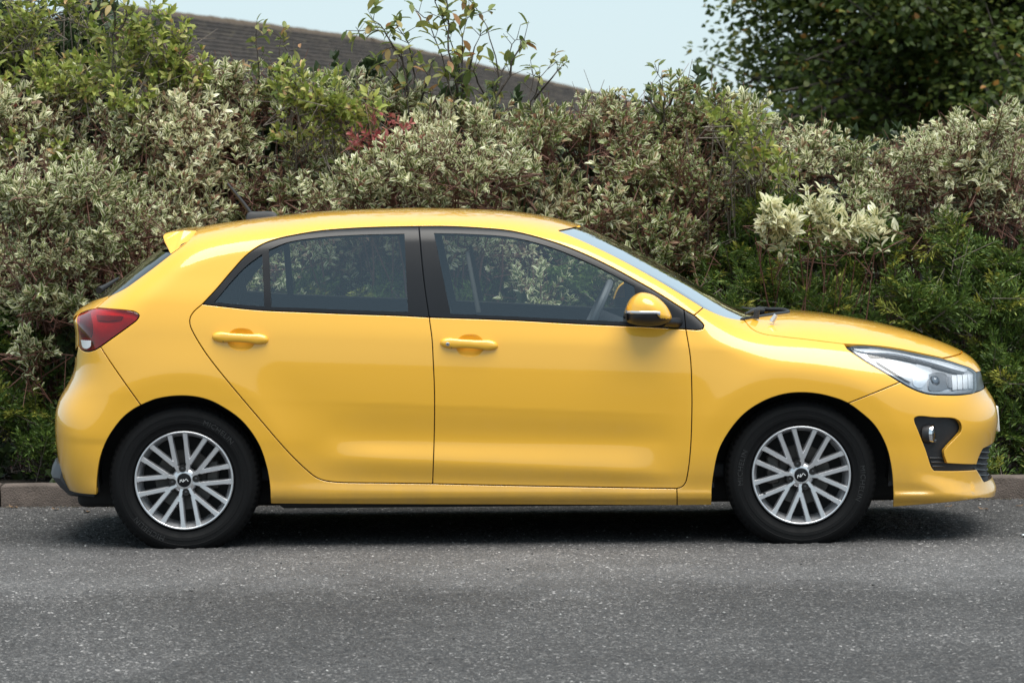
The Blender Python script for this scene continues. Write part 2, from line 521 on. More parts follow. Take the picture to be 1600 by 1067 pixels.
def band_data(edge, sA, sB, rows=14, inset=0.0, rim=0.0):
    """the strip between an edge polyline on the side and the centre plane, both halves welded"""
    n = len(edge)
    L = np.r_[0, np.cumsum(np.linalg.norm(np.diff(edge, axis=0), axis=1))]
    s = sA + (sB - sA) * L / L[-1]
    C = np.c_[np.interp(s, SIL_S, SIL[:, 0]), np.interp(s, SIL_S, SIL[:, 1])]
    ye = fbody(edge[:, 0], edge[:, 1])
    cols = [edge]; ys = [ye]
    for j in range(1, rows):
        y = ye * (1 - j / rows)
        lo = np.zeros(n); hi = np.ones(n)
        for _ in range(26):
            mid = 0.5 * (lo + hi)
            q = C + (edge - C) * mid[:, None]
            fv = fbody(q[:, 0], q[:, 1])
            up = fv < y
            lo = np.where(up, mid, lo); hi = np.where(up, hi, mid)
        cols.append(C + (edge - C) * (0.5 * (lo + hi))[:, None]); ys.append(y)
    cols.append(C); ys.append(np.zeros(n))
    # silhouette tangent normals for the centre row
    tx = np.gradient(np.interp(s, SIL_S, SIL[:, 0])); tz = np.gradient(np.interp(s, SIL_S, SIL[:, 1]))
    if sB < sA: tx, tz = -tx, -tz
    nc = np.c_[-tz, np.zeros(n), tx]; nc /= np.linalg.norm(nc, axis=1)[:, None]
    V, NR = [], []
    for q, y in zip(cols[:-1], ys[:-1]):
        nn = fnormal(q[:, 0], q[:, 1], 0.0004)
        V.append(np.c_[q[:, 0], -y, q[:, 1]]); NR.append(nn)
    V.append(np.c_[C[:, 0], np.zeros(n), C[:, 1]]); NR.append(nc)
    # blend the row next to the centre
    NR[-2] = NR[-2] * 0.6 + nc * 0.4; NR[-2] /= np.linalg.norm(NR[-2], axis=1)[:, None]
    s_ = np.array([1, -1, 1])
    for j in range(rows - 1, -1, -1):
        V.append(V[j] * s_); NR.append(NR[j] * s_)
    if inset:
        V = [v - m * inset for v, m in zip(V, NR)]
    rws = len(V)
    F = []
    for j in range(rws - 1):
        for i in range(n - 1):
            F.append((j * n + i, j * n + i + 1, (j + 1) * n + i + 1, (j + 1) * n + i))
    V = np.vstack(V); NR = np.vstack(NR)
    if rim > 0:
        per = [i for i in range(n)] + [j * n + n - 1 for j in range(1, rws)] + [(rws - 1) * n + i for i in range(n - 2, -1, -1)] + [j * n for j in range(rws - 2, 0, -1)]
        cpos = V.mean(0)
        a = len(V); m = len(per)
        pv = V[per]; pn = NR[per]
        tang = np.roll(pv, -1, axis=0) - np.roll(pv, 1, axis=0)
        on = np.cross(tang, pn); on /= np.linalg.norm(on, axis=1)[:, None] + 1e-9
        if ((pv - cpos) * on).sum() < 0: on = -on
        V = np.vstack([V, pv, pv - pn * rim]); NR = np.vstack([NR, on, on])
        for i in range(m):
            j = (i + 1) % m
            F.append((a + i, a + m + i, a + m + j, a + j))
    return V, F, NR
def band(name, edge, sA, sB, mat, parent, **kw):
    V, F, NR = band_data(edge, sA, sB, **kw)
    F1 = []
    for f in F:
        g = np.cross(V[f[1]] - V[f[0]], V[f[2]] - V[f[0]])
        if np.linalg.norm(g) < 1e-14: g = np.cross(V[f[2]] - V[f[0]], V[f[3]] - V[f[0]])
        F1.append(f if np.dot(g, NR[f[0]]) >= 0 else f[::-1])
    return mesh_obj(name, V, F1, mat, parent, normals=NR)
def offset_curve(sA, sB, d, step=0.02):
    """points at distance d inside the silhouette between two arc lengths"""
    n = max(3, int(abs(sB - sA) / step) + 1)
    s = np.linspace(sA, sB, n)
    x = np.interp(s, SIL_S, SIL[:, 0]); z = np.interp(s, SIL_S, SIL[:, 1])
    e = 0.02
    tx = np.interp(s + e, SIL_S, SIL[:, 0]) - np.interp(s - e, SIL_S, SIL[:, 0]); tz = np.interp(s + e, SIL_S, SIL[:, 1]) - np.interp(s - e, SIL_S, SIL[:, 1])
    L = np.hypot(tx, tz)
    dd = np.interp(np.linspace(0, 1, n), np.linspace(0, 1, len(np.atleast_1d(d))), np.atleast_1d(d))
    return np.c_[x + tz / L * dd, z - tx / L * dd]
# ================================================================== car materials
def paint_material():
    m, nt, out = new_mat('yellow_car_paint')
    p = nt.nodes.new('ShaderNodeBsdfPrincipled')
    p.inputs['Base Color'].default_value = (0.86, 0.445, 0.027, 1)
    p.inputs['Roughness'].default_value = 0.42
    p.inputs['Specular IOR Level'].default_value = 0.4
    p.inputs['Coat Weight'].default_value = 1.0
    p.inputs['Coat Roughness'].default_value = 0.025
    p.inputs['Coat IOR'].default_value = 1.62
    tc = nt.nodes.new('ShaderNodeTexCoord')
    # orange peel in the lacquer and a thin film of road dust low down
    nz = N(nt, 'ShaderNodeTexNoise'); nz.inputs['Scale'].default_value = 160; nz.inputs['Detail'].default_value = 1
    nt.links.new(tc.outputs['Object'], nz.inputs['Vector'])
    b = nt.nodes.new('ShaderNodeBump'); b.inputs['Strength'].default_value = 0.012; b.inputs['Distance'].default_value = 0.004
    nt.links.new(nz.outputs[0], b.inputs['Height']); nt.links.new(b.outputs[0], p.inputs['Coat Normal'])
    nd = N(nt, 'ShaderNodeTexNoise'); nd.inputs['Scale'].default_value = 9; nd.inputs['Detail'].default_value = 8; nd.inputs['Roughness'].default_value = 0.65
    nt.links.new(tc.outputs['Object'], nd.inputs['Vector'])
    sx = nt.nodes.new('ShaderNodeSeparateXYZ'); nt.links.new(tc.outputs['Object'], sx.inputs[0])
    mr = nt.nodes.new('ShaderNodeMapRange'); mr.inputs[1].default_value = 0.42; mr.inputs[2].default_value = 0.16; mr.inputs[3].default_value = 0.0; mr.inputs[4].default_value = 0.55
    nt.links.new(sx.outputs['Z'], mr.inputs[0])
    mu = nt.nodes.new('ShaderNodeMath'); mu.operation = 'MULTIPLY'
    nt.links.new(mr.outputs[0], mu.inputs[0]); nt.links.new(nd.outputs[0], mu.inputs[1])
    mx = nt.nodes.new('ShaderNodeMix'); mx.data_type = 'RGBA'
    mx.inputs[6].default_value = (0.86, 0.445, 0.027, 1); mx.inputs[7].default_value = (0.22, 0.17, 0.11, 1)
    nt.links.new(mu.outputs[0], mx.inputs[0]); nt.links.new(mx.outputs[2], p.inputs['Base Color'])
    rm = nt.nodes.new('ShaderNodeMapRange'); rm.inputs[1].default_value = 0.0; rm.inputs[2].default_value = 0.4; rm.inputs[3].default_value = 0.025; rm.inputs[4].default_value = 0.25
    nt.links.new(mu.outputs[0], rm.inputs[0]); nt.links.new(rm.outputs[0], p.inputs['Coat Roughness'])
    nt.links.new(p.outputs[0], out.inputs['Surface'])
    return m
M = {}
M['paint'] = paint_material()
M['trim'] = principled('satin_black_trim', (0.0085, 0.0085, 0.0105), 0.30, noise=0.05, nscale=30, spec=0.35)
M['cap_black'] = principled('cap_black', (0.006, 0.006, 0.007), 0.35, spec=0.25)
M['nut'] = principled('dark_steel_nut', (0.10, 0.10, 0.105), 0.3, 0.8)
M['gloss_black'] = principled('gloss_black', (0.008, 0.008, 0.010), 0.08, coat=0.6)
M['plastic'] = principled('black_plastic', (0.018, 0.018, 0.020), 0.5, noise=0.15, bump=0.1, bscale=600)
M['grey_plastic'] = principled('grey_plastic', (0.040, 0.043, 0.050), 0.5, noise=0.15)
M['dark'] = principled('underbody_black', (0.010, 0.010, 0.010), 0.8, noise=0.3, nscale=12)
M['lining'] = principled('grey_headlining', (0.10, 0.10, 0.11), 0.9, noise=0.1)
M['cabin'] = principled('dark_cabin_fabric', (0.022, 0.023, 0.027), 0.85, noise=0.2, nscale=60, bump=0.2, bscale=900)
M['glass'] = thin_glass('tinted_side_glass', (0.90, 0.94, 0.95), boost=2.5, gtint=(0.82, 0.92, 1.0))
M['screen_glass'] = thin_glass('windscreen_glass', (0.70, 0.76, 0.78), boost=6.0)
M['rear_glass'] = thin_glass('dark_rear_glass', (0.06, 0.065, 0.07), boost=1.8)
M['lens'] = thin_glass('clear_lamp_lens', (0.93, 0.95, 0.97), boost=1.3)
M['chrome'] = principled('chrome', (0.82, 0.84, 0.87), 0.08, 1.0)
M['satin_chrome'] = principled('silver_reflector', (0.82, 0.84, 0.88), 0.22, 0.5, noise=0.1, nscale=40)
M['alloy'] = principled('silver_alloy', (0.66, 0.66, 0.68), 0.30, 0.75, coat=0.5, coat_rough=0.08, noise=0.05, nscale=30)
M['alloy_dark'] = principled('bare_alloy_barrel', (0.66, 0.66, 0.68), 0.38, 0.6, noise=0.15, nscale=25)
M['disc'] = principled('brake_disc_steel', (0.07, 0.065, 0.06), 0.5, 0.6, noise=0.3, nscale=30)
M['tyre'] = principled('tyre_rubber', (0.0045, 0.0045, 0.005), 0.7, spec=0.2, noise=0.25, nscale=18, bump=0.15, bscale=300, rough_noise=0.1)
M['tyre_letters'] = principled('raised_tyre_lettering', (0.022, 0.022, 0.0225), 0.6, noise=0.3, nscale=60)
M['white_print'] = principled('white_print', (0.75, 0.75, 0.75), 0.4)
M['white_reflector'] = principled('white_lamp_reflector', (0.86, 0.87, 0.89), 0.22, 0.1)

# ================================================================== the car
CAR = empty('hatchback_car', (0, 0, 0))
tag(CAR, 'bright yellow five-door hatchback parked side-on in front of the hedge', 'car')

# ---- shared edges (photo pixels)
BELT_R = [(316, 475.5, 'c'), (400, 484.5), (475, 488), (550, 491), (625, 493.5), (670.5, 496, 'c')]
BELT_F = [(670.5, 496, 'c'), (800, 500.5), (900, 506), (977, 509.5), (1010, 511), (1071.5, 514.5, 'c')]
SEAM_B = [(670.5, 496, 'c'), (675, 530), (677, 567), (678.5, 600), (679, 635), (678, 697), (676, 755.5, 'c')]
REAR_SHUT = [(676, 755.5, 'c'), (600, 754.5), (525, 753), (505, 750), (493, 745), (460, 716), (400, 648), (332, 566), (315, 542), (302, 520), (297, 508), (297, 497), (303, 487), (316, 475.5, 'c')]
FRONT_SHUT = [(1071.5, 514.5, 'c'), (1075.5, 537), (1079, 562), (1081, 610), (1081, 647), (1079, 700), (1074.5, 740), (1071, 754), (1066, 760), (1057.5, 763, 'c')]
FRONT_FOOT = [(1057.5, 763, 'c'), (887, 760), (760, 757.5), (676, 755.5, 'c')]
TOP_R = [(316, 475.5, 'c'), (337.5, 452.5), (360, 426), (385, 399), (410, 382), (435, 373), (460, 367.5), (500, 361), (550, 357), (600, 355), (654.5, 354, 'c')]
TOP_F = [(654.5, 354, 'c'), (700, 354), (750, 356.5), (800, 361.5), (860, 377), (910, 396), (960, 420), (991, 437), (1022, 454.5), (1069, 484, 'c')]
PILLAR_B = [(654.5, 354, 'c'), (662.5, 440), (670.5, 496, 'c')]
SAIL = [(1069, 484, 'c'), (1071.5, 514.5, 'c')]
TRI_UP = [(1069, 484, 'c'), (1084.5, 493, 'c')]
TRI_OUT = [(1084.5, 493, 'c'), (1092.5, 500), (1100, 509), (1097.5, 514), (1090, 515.5), (1071.5, 514.5, 'c')]
SEAM_A = [(1084.5, 493, 'c'), (1099, 480.5, 'c')]
SCREEN_LO = [(1163, 500, 'c'), (1140, 496.5), (1122.5, 491), (1099, 480.5)]
SCREEN_HI = [(1099, 480.5, 'c'), (1060, 456.5), (1010, 427), (960, 400), (910, 376), (872, 360, 'c')]
BONNET = [(1163, 500, 'c'), (1175, 513.5), (1191, 521), (1225, 526), (1256, 529.5), (1319, 537)]
BONNET_LAMP = [(1319, 537), (1350, 538.5), (1381, 541), (1412.5, 546), (1444, 552.5), (1472, 558.5, 'c')]
LAMP_TOP = [(1324, 545, 'c'), (1330, 541.5), (1350, 540.5), (1381, 543.5), (1412.5, 548.5), (1444, 555), (1474, 561), (1497, 568), (1518, 575.5), (1525, 581, 'c')]
LAMP_LOW_A = [(1324, 545, 'c'), (1350, 563), (1381, 581.5), (1406, 597, 'c')]
LAMP_LOW_B = [(1406, 597, 'c'), (1420, 605), (1437.5, 612.5), (1453, 616.5), (1475, 617.5), (1497, 617.5), (1522, 614.5, 'c')]
FENDER_SEAM = [(1406, 597, 'c'), (1325, 630, 'c')]
ARCH_F1 = [(1325, 630, 'c'), (1312.5, 624.5), (1281, 616), (1253, 613.5), (1225, 616), (1194, 626.5), (1162.5, 647), (1137.5, 677), (1123, 705), (1116, 736), (1112.5, 764), (1112, 789, 'c')]
ARCH_F2 = [(1395, 792, 'c'), (1395, 758), (1392, 727), (1384, 696), (1366, 664), (1337.5, 638.5), (1325, 630, 'c')]
ARCH_R1 = [(220, 633, 'c'), (246, 623), (286, 618.5), (321, 623.5), (348, 636), (378, 658), (403, 692), (416, 728), (421.5, 760), (423, 787, 'c')]
ARCH_R2 = [(151, 773, 'c'), (152, 746), (156.5, 716), (168, 686), (189, 656), (205, 642), (220, 633, 'c')]
SILL_FOOT = [(423, 787, 'c'), (620, 788), (800, 788.5), (1058, 789.5, 'c')]
SPOILER_SEAM = [(306, 361.5, 'c'), (300, 369), (290, 380), (269, 395.5, 'c')]
REARGLASS = [(269, 395.5, 'c'), (240, 418), (215, 436.5), (195, 450.5), (172, 462, 'c')]
HATCH = [(172, 462, 'c'), (160, 472), (150, 481.5, 'c')]
TAIL_TOP = [(150, 481.5, 'c'), (165, 482.5), (200, 485.5), (212, 488), (217.5, 493), (214, 500), (200, 511), (180, 525.5), (157, 542, 'c')]
TAIL_LOW = [(157, 542, 'c'), (149, 546.5), (138, 549.5), (128, 547), (122, 540, 'c')]
TAIL_LEFT = [(122, 540, 'c'), (121.3, 515), (122.3, 491), (135, 484), (150, 481.5, 'c')]
BUMPER_SEAM = [(157, 542, 'c'), (172, 565), (220, 633, 'c')]
FOG = [(1526.5, 726, 'c'), (1479, 724, 'c'), (1474, 705), (1478, 699), (1495, 681.5), (1501.5, 673), (1501, 662), (1493, 655), (1459, 652.5), (1434, 651), (1429, 654), (1436, 675), (1447, 703), (1456, 730), (1460, 735, 'c'), (1526.5, 733.5, 'c')]
QGLASS = [(334, 472.5, 'c'), (346, 458), (360, 441), (385, 415), (409.5, 397, 'c'), (413, 479, 'c'), (334, 472.5, 'c')]
RGLASS = [(420, 390, 'c'), (450, 378.5), (500, 371), (550, 367.5), (600, 366), (632, 365.5, 'c'), (637.5, 487.5, 'c'), (550, 484.5), (424, 479.5, 'c'), (420, 390, 'c')]
FGLASS = [(678, 364.5, 'c'), (725, 365.5), (800, 371), (860, 386), (910, 406), (947, 423.5), (991, 447, 'c'), (997, 503.5, 'c'), (900, 499.5), (800, 494.5), (704, 490.5, 'c'), (678, 364.5, 'c')]

E = {k: outline(v) for k, v in dict(BELT_R=BELT_R, BELT_F=BELT_F, SEAM_B=SEAM_B, REAR_SHUT=REAR_SHUT, FRONT_SHUT=FRONT_SHUT, FRONT_FOOT=FRONT_FOOT, TOP_R=TOP_R, TOP_F=TOP_F,
     PILLAR_B=PILLAR_B, SAIL=SAIL, TRI_UP=TRI_UP, TRI_OUT=TRI_OUT, SEAM_A=SEAM_A, SCREEN_LO=SCREEN_LO, SCREEN_HI=SCREEN_HI, BONNET=BONNET, BONNET_LAMP=BONNET_LAMP, LAMP_TOP=LAMP_TOP,
     LAMP_LOW_A=LAMP_LOW_A, LAMP_LOW_B=LAMP_LOW_B, FENDER_SEAM=FENDER_SEAM, ARCH_F1=ARCH_F1, ARCH_F2=ARCH_F2, ARCH_R1=ARCH_R1, ARCH_R2=ARCH_R2, SILL_FOOT=SILL_FOOT,
     SPOILER_SEAM=SPOILER_SEAM, REARGLASS=REARGLASS, HATCH=HATCH, TAIL_TOP=TAIL_TOP, TAIL_LOW=TAIL_LOW, TAIL_LEFT=TAIL_LEFT, BUMPER_SEAM=BUMPER_SEAM, FOG=FOG).items()}
def loop_of(pts): return close(outline(pts))
QG, RG, FG = loop_of(QGLASS), loop_of(RGLASS), loop_of(FGLASS)

# ---- seamless joins between the side surface and the strips that run over the centre plane
S_ROOF_F, S_ROOF_R = sil_s(905, 351), sil_s(307, 358)
_p0 = E['SCREEN_HI'][-1]
_i0 = np.argmin(((SIL - _p0) ** 2).sum(1)); _d0 = float(np.hypot(*(SIL[_i0] - _p0)))
ROOF_EDGE = offset_curve(SIL_S[_i0], S_ROOF_R, [_d0, .6 * _d0 + .4 * .046, .046, .047, .047, .045, .040, .030, .012], 0.03)
ROOF_EDGE[0] = E['SCREEN_HI'][-1]; ROOF_EDGE[-1] = E['SPOILER_SEAM'][0]
ROOF_EDGE = spline([tuple(p) for p in ROOF_EDGE], 0.02)
NOSE_EDGE = outline([(1522, 614.5, 'c'), (1533, 632), (1538, 655), (1539, 675), (1537, 700, 'c')])
GRILLE_EDGE = outline([(1537, 700, 'c'), (1530, 715), (1526.5, 726, 'c'), (1526.5, 733.5, 'c'), (1533, 744), (1538, 753.5, 'c')])
LIP_EDGE = outline([(1538, 753.5, 'c'), (1537, 765), (1534, 777.5, 'c')])
LIP_FOOT = outline([(1534, 777.5, 'c'), (1475, 785.5), (1395, 792, 'c')])
S_RB_TOP, S_RB_FOOT = sil_s(119, 552, -.3), sil_s(106, 764, -.3)
RB_EDGE = offset_curve(S_RB_TOP, S_RB_FOOT, .035, 0.02)
RB_TOP = np.vstack([E['TAIL_LOW'][-1:], RB_EDGE[:1]])
RB_FOOT = np.vstack([RB_EDGE[-1:], px2xz([(151, 773)])])
RB_FOOT = spline([tuple(p) for p in RB_FOOT])

L_REAR_DOOR = close(E['SEAM_B'], E['REAR_SHUT'], E['BELT_R'])
L_FRONT_DOOR = close(E['BELT_F'], E['FRONT_SHUT'], E['FRONT_FOOT'], E['SEAM_B'][::-1])
L_TRIM_R = close(E['TOP_R'], E['PILLAR_B'], E['BELT_R'][::-1])
L_TRIM_F = close(E['TOP_F'], E['SAIL'], E['BELT_F'][::-1], E['PILLAR_B'][::-1])
L_TRI = close(E['TRI_UP'], E['TRI_OUT'], E['SAIL'][::-1])
L_SIDE = close(E['SILL_FOOT'], outline([(1058, 789.5, 'c'), (1057.5, 763, 'c')]), E['FRONT_FOOT'], E['REAR_SHUT'], E['TOP_R'], E['TOP_F'], E['TRI_UP'], E['SEAM_A'], E['SCREEN_HI'],
               ROOF_EDGE, E['SPOILER_SEAM'], E['REARGLASS'], E['HATCH'], E['TAIL_TOP'], E['BUMPER_SEAM'], E['ARCH_R1'])
L_FENDER = close(E['FRONT_SHUT'][::-1], E['TRI_OUT'][::-1], E['SEAM_A'], E['SCREEN_LO'][::-1], E['BONNET'], outline([(1319, 537), (1324, 545, 'c')]), E['LAMP_LOW_A'], E['FENDER_SEAM'], E['ARCH_F1'],
                 outline([(1112, 789, 'c'), (1058, 789.5, 'c')]), outline([(1058, 789.5, 'c'), (1057.5, 763, 'c')]))
L_BUMPER_F = close(E['LAMP_LOW_B'], NOSE_EDGE, outline([(1537, 700, 'c'), (1530, 715), (1526.5, 726, 'c')]), E['FOG'], outline([(1526.5, 733.5, 'c'), (1533, 744), (1538, 753.5, 'c')]), LIP_EDGE, LIP_FOOT, E['ARCH_F2'], E['FENDER_SEAM'][::-1])
L_BUMPER_R = close(E['TAIL_LOW'], RB_EDGE, RB_FOOT, E['ARCH_R2'], E['BUMPER_SEAM'][::-1])
L_LAMP_F = close(E['LAMP_LOW_A'], E['LAMP_LOW_B'], outline([(1522, 614.5, 'c'), (1526, 609), (1526, 595), (1525, 581, 'c')]), E['LAMP_TOP'][::-1])
L_LAMP_R = close(E['TAIL_TOP'], E['TAIL_LOW'], E['TAIL_LEFT'])
L_FOG = close(E['FOG'])
bottom = unproj(700, 784, -.82)[1]
def arch_pts(wx, r=0.372):
    a = np.linspace(math.pi + .2, -.2, 26)
    return np.c_[wx + r * np.cos(a), 0.311 + r * np.sin(a)]
_in_top = offset_curve(sil_s(100, 745, -.3), sil_s(1552, 745, -.25), [.045] * 3, 0.04)
L_INNER = close(_in_top, arch_pts(1.29)[::-1], arch_pts(-1.29)[::-1])

def ybody(px, py):
    q = px2xz([(px, py)])[0]
    return q[0], -float(fbody(q[0], q[1])[0]), q[1]
def bowl_hole(cx, cy):
    x0, y0, z0 = ybody(cx, cy)
    a = np.linspace(0, 2 * math.pi, 41)[:-1]
    c = np.cos(a)
    return np.c_[x0 + .004 + .0590 * np.sign(c) * np.abs(c) ** .8, z0 - .001 + .0475 * np.sin(a)]
def grow(loop, d): return loop + loop_normals(loop) * d
panels_near_far = (-1, 1)
PARTS = {}
for side in panels_near_far:
    near = side < 0
    fd = panel('front_door', 'front_door', side, M['paint'], CAR, loop=L_FRONT_DOOR, holes=[bowl_hole(733, 539.5)], hole_rim=0)
    rd = panel('rear_door', 'rear_door', side, M['paint'], CAR, loop=L_REAR_DOOR, holes=[bowl_hole(375.5, 530)], hole_rim=0)
    panel('window_frame', 'trim_f', side, M['trim'], fd, loop=L_TRIM_F, holes=[FG], inset=0.003, gap=0.0018, bevel=0.003, drop=0.001, grid=0.012, hole_rim=0.016)
    panel('window_frame', 'trim_r', side, M['trim'], rd, loop=L_TRIM_R, holes=[QG, RG], inset=0.003, gap=0.0018, bevel=0.003, drop=0.001, grid=0.012, hole_rim=0.016)
    panel('window_pane', 'glass_f', side, M['glass'], fd, loop=grow(FG, .001), inset=0.013, rim=0, gap=0, bevel=0, grid=0.03, flat=True)
    panel('window_pane', 'glass_r', side, M['glass'], rd, loop=grow(RG, .001), inset=0.013, rim=0, gap=0, bevel=0, grid=0.03, flat=True)
    panel('quarter_pane', 'glass_q', side, M['glass'], rd, loop=grow(QG, .001), inset=0.013, rim=0, gap=0, bevel=0, grid=0.03, flat=True)
    panel('body_side', 'side', side, M['paint'], CAR, loop=L_SIDE, opens=[ROOF_EDGE])
    panel('front_fender', 'fender', side, M['paint'], CAR, loop=L_FENDER)
    panel('pillar_trim', 'tri', side, M['trim'], CAR, loop=L_TRI, inset=0.003, gap=0.0015)
    panel('inner_shell', 'inner', side, M['cabin'], CAR, loop=L_INNER, holes=[grow(QG, .004), grow(RG, .004), grow(FG, .004)], inset=0.034, rim=0, gap=0, bevel=0, grid=0.03, hole_rim=0.02)
    PARTS[side] = dict(front_door=fd, rear_door=rd)

# ---- strips over the centre plane
def band_panel(name, edge, a, b, mat, gap=0.0022, rows=14, inset=0.0, rim=0.014, parent=CAR):
    if gap:
        L = np.r_[0, np.cumsum(np.linalg.norm(np.diff(edge, axis=0), axis=1))]
        s = a + (b - a) * L / L[-1]
        C = np.c_[np.interp(s, SIL_S, SIL[:, 0]), np.interp(s, SIL_S, SIL[:, 1])]
        v = C - edge
        edge = edge + v / (np.linalg.norm(v, axis=1)[:, None] + 1e-9) * gap
    return band(name, edge, a, b, mat, parent, rows=rows, inset=inset, rim=rim)
roof = band_panel('roof', ROOF_EDGE, S_ROOF_F, S_ROOF_R, M['paint'], gap=0.0, rim=0)
band_panel('headlining', ROOF_EDGE, S_ROOF_F, S_ROOF_R, M['lining'], gap=0.0, inset=0.03, rim=0)
SCREEN = np.vstack([E['SCREEN_HI'][::-1], E['SCREEN_LO'][::-1][1:]])
S_COWL_A, S_COWL_B = sil_s(1184, 485), sil_s(1234, 486)
windscreen = band_panel('windscreen', SCREEN, sil_s(907, 352), S_COWL_A, M['screen_glass'], gap=0.003, inset=0.004, rim=0.0, rows=18)
BON = np.vstack([E['BONNET'], E['BONNET_LAMP'][1:]])
bonnet = band_panel('bonnet', BON, S_COWL_B, sil_s(1499, 546.5, -.08), M['paint'], gap=0.0024, rows=20)
cowl_edge = outline([(1150, 499, 'c'), (1163, 501.5), (1168, 506, 'c')], 0.006)
band_panel('cowl_panel', cowl_edge, sil_s(1178, 484), sil_s(1245, 486), M['plastic'], gap=0.01, inset=0.03, rim=0)
lead = np.vstack([E['LAMP_TOP'][np.argmin(((E['LAMP_TOP'] - px2xz([(1474, 561)])) ** 2).sum(1)):]])
fb = panel('front_bumper', 'bumper_f', -1, M['paint'], CAR, loop=L_BUMPER_F, opens=[NOSE_EDGE, LIP_EDGE])
fb2 = panel('bumper_side', 'bumper_f', 1, M['paint'], fb)
band_panel('bumper_centre', NOSE_EDGE, sil_s(1541, 602, -.25), sil_s(1557.5, 684, -.25), M['paint'], gap=0.0, rim=0, parent=fb)
band_panel('bumper_lip', LIP_EDGE, sil_s(1552.5, 744, -.25), sil_s(1558, 772, -.25), M['paint'], gap=0.0, rim=0, parent=fb)
band_panel('nose_panel', lead, sil_s(1501, 547.5, -.08), sil_s(1535, 576, -.25), M['paint'], gap=0.002, parent=fb)
band_panel('upper_grille', outline([(1525.5, 581.5, 'c'), (1526.5, 595), (1525, 612, 'c')]), sil_s(1535, 577, -.25), sil_s(1541, 601, -.25), M['trim'], gap=0.001, inset=0.006, rim=0, parent=fb)
lg = band_panel('lower_grille', GRILLE_EDGE, sil_s(1557.5, 685, -.25), sil_s(1552, 742, -.25), M['plastic'], gap=0.001, inset=0.022, rim=0, parent=fb)
rb = panel('rear_bumper', 'bumper_r', -1, M['paint'], CAR, loop=L_BUMPER_R, opens=[RB_EDGE])
rb2 = panel('bumper_side', 'bumper_r', 1, M['paint'], rb)
band_panel('bumper_centre', RB_EDGE, S_RB_TOP, S_RB_FOOT, M['paint'], gap=0.0, rim=0, parent=rb)
tailgate = band_panel('tailgate', np.vstack([E['HATCH'], E['TAIL_LEFT'][::-1][1:]]), sil_s(152, 468), sil_s(119, 548, -.3), M['paint'], gap=0.002, rim=0.01)
band_panel('rear_window', E['REARGLASS'], sil_s(258, 386), sil_s(155, 466), M['gloss_black'], gap=0.002, inset=0.003, rim=0.01, parent=tailgate)
# ================================================================== car details
def rounded_box(size, r=0.02, seg=3):
    bm = bmesh.new()
    bmesh.ops.create_cube(bm, size=1.0)
    bmesh.ops.scale(bm, vec=size, verts=bm.verts)
    bmesh.ops.bevel(bm, geom=bm.edges[:], offset=r, segments=seg, profile=0.5, affect='EDGES')
    return bm
def lathe(profile, seg=64, axis='Y'):
    """profile [(r, a)]: revolve around the Y axis"""
    V, F = [], []
    n = len(profile)
    for i in range(seg):
        t = 2 * math.pi * i / seg
        for r, a in profile: V.append((r * math.cos(t), a, r * math.sin(t)))
    for i in range(seg):
        j = (i + 1) % seg
        for k in range(n - 1): F.append((i * n + k, i * n + k + 1, j * n + k + 1, j * n + k))
    return V, F
def tube(pts, rad, seg=8, caps=True):
    P = [Vector(p) for p in pts]
    rad = rad if hasattr(rad, '__len__') else [rad] * len(P)
    V, F = [], []
    ref = Vector((0, 0, 1))
    for i, p in enumerate(P):
        t = (P[min(i + 1, len(P) - 1)] - P[max(i - 1, 0)]).normalized()
        r = ref if abs(t.dot(ref)) < 0.95 else Vector((1, 0, 0))
        u = t.cross(r).normalized(); w = u.cross(t)
        for k in range(seg):
            a = 2 * math.pi * k / seg
            V.append(p + (u * math.cos(a) + w * math.sin(a)) * rad[i])
    for i in range(len(P) - 1):
        for k in range(seg):
            F.append((i * seg + k, i * seg + (k + 1) % seg, (i + 1) * seg + (k + 1) % seg, (i + 1) * seg + k))
    if caps:
        F.append(tuple(range(seg))[::-1]); F.append(tuple((len(P) - 1) * seg + k for k in range(seg)))
    return V, F
def fix_normals(o, sharp=None):
    bm = bmesh.new(); bm.from_mesh(o.data)
    bmesh.ops.recalc_face_normals(bm, faces=bm.faces[:])
    if sharp:
        for e in bm.edges:
            if len(e.link_faces) == 2 and e.calc_face_angle(0) > sharp: e.smooth = False
    bm.to_mesh(o.data); bm.free(); o.data.update()
    return o
def part(name, VF, mat, parent, sharp=R(40)):
    return fix_normals(mesh_obj(name, VF[0], VF[1], mat, parent), sharp)
def share(name, me, parent, loc=(0, 0, 0), rot=(0, 0, 0), scale=(1, 1, 1)):
    o = bpy.data.objects.new(name, me); link(o, parent)
    o.location = loc; o.rotation_euler = rot; o.scale = scale
    return o

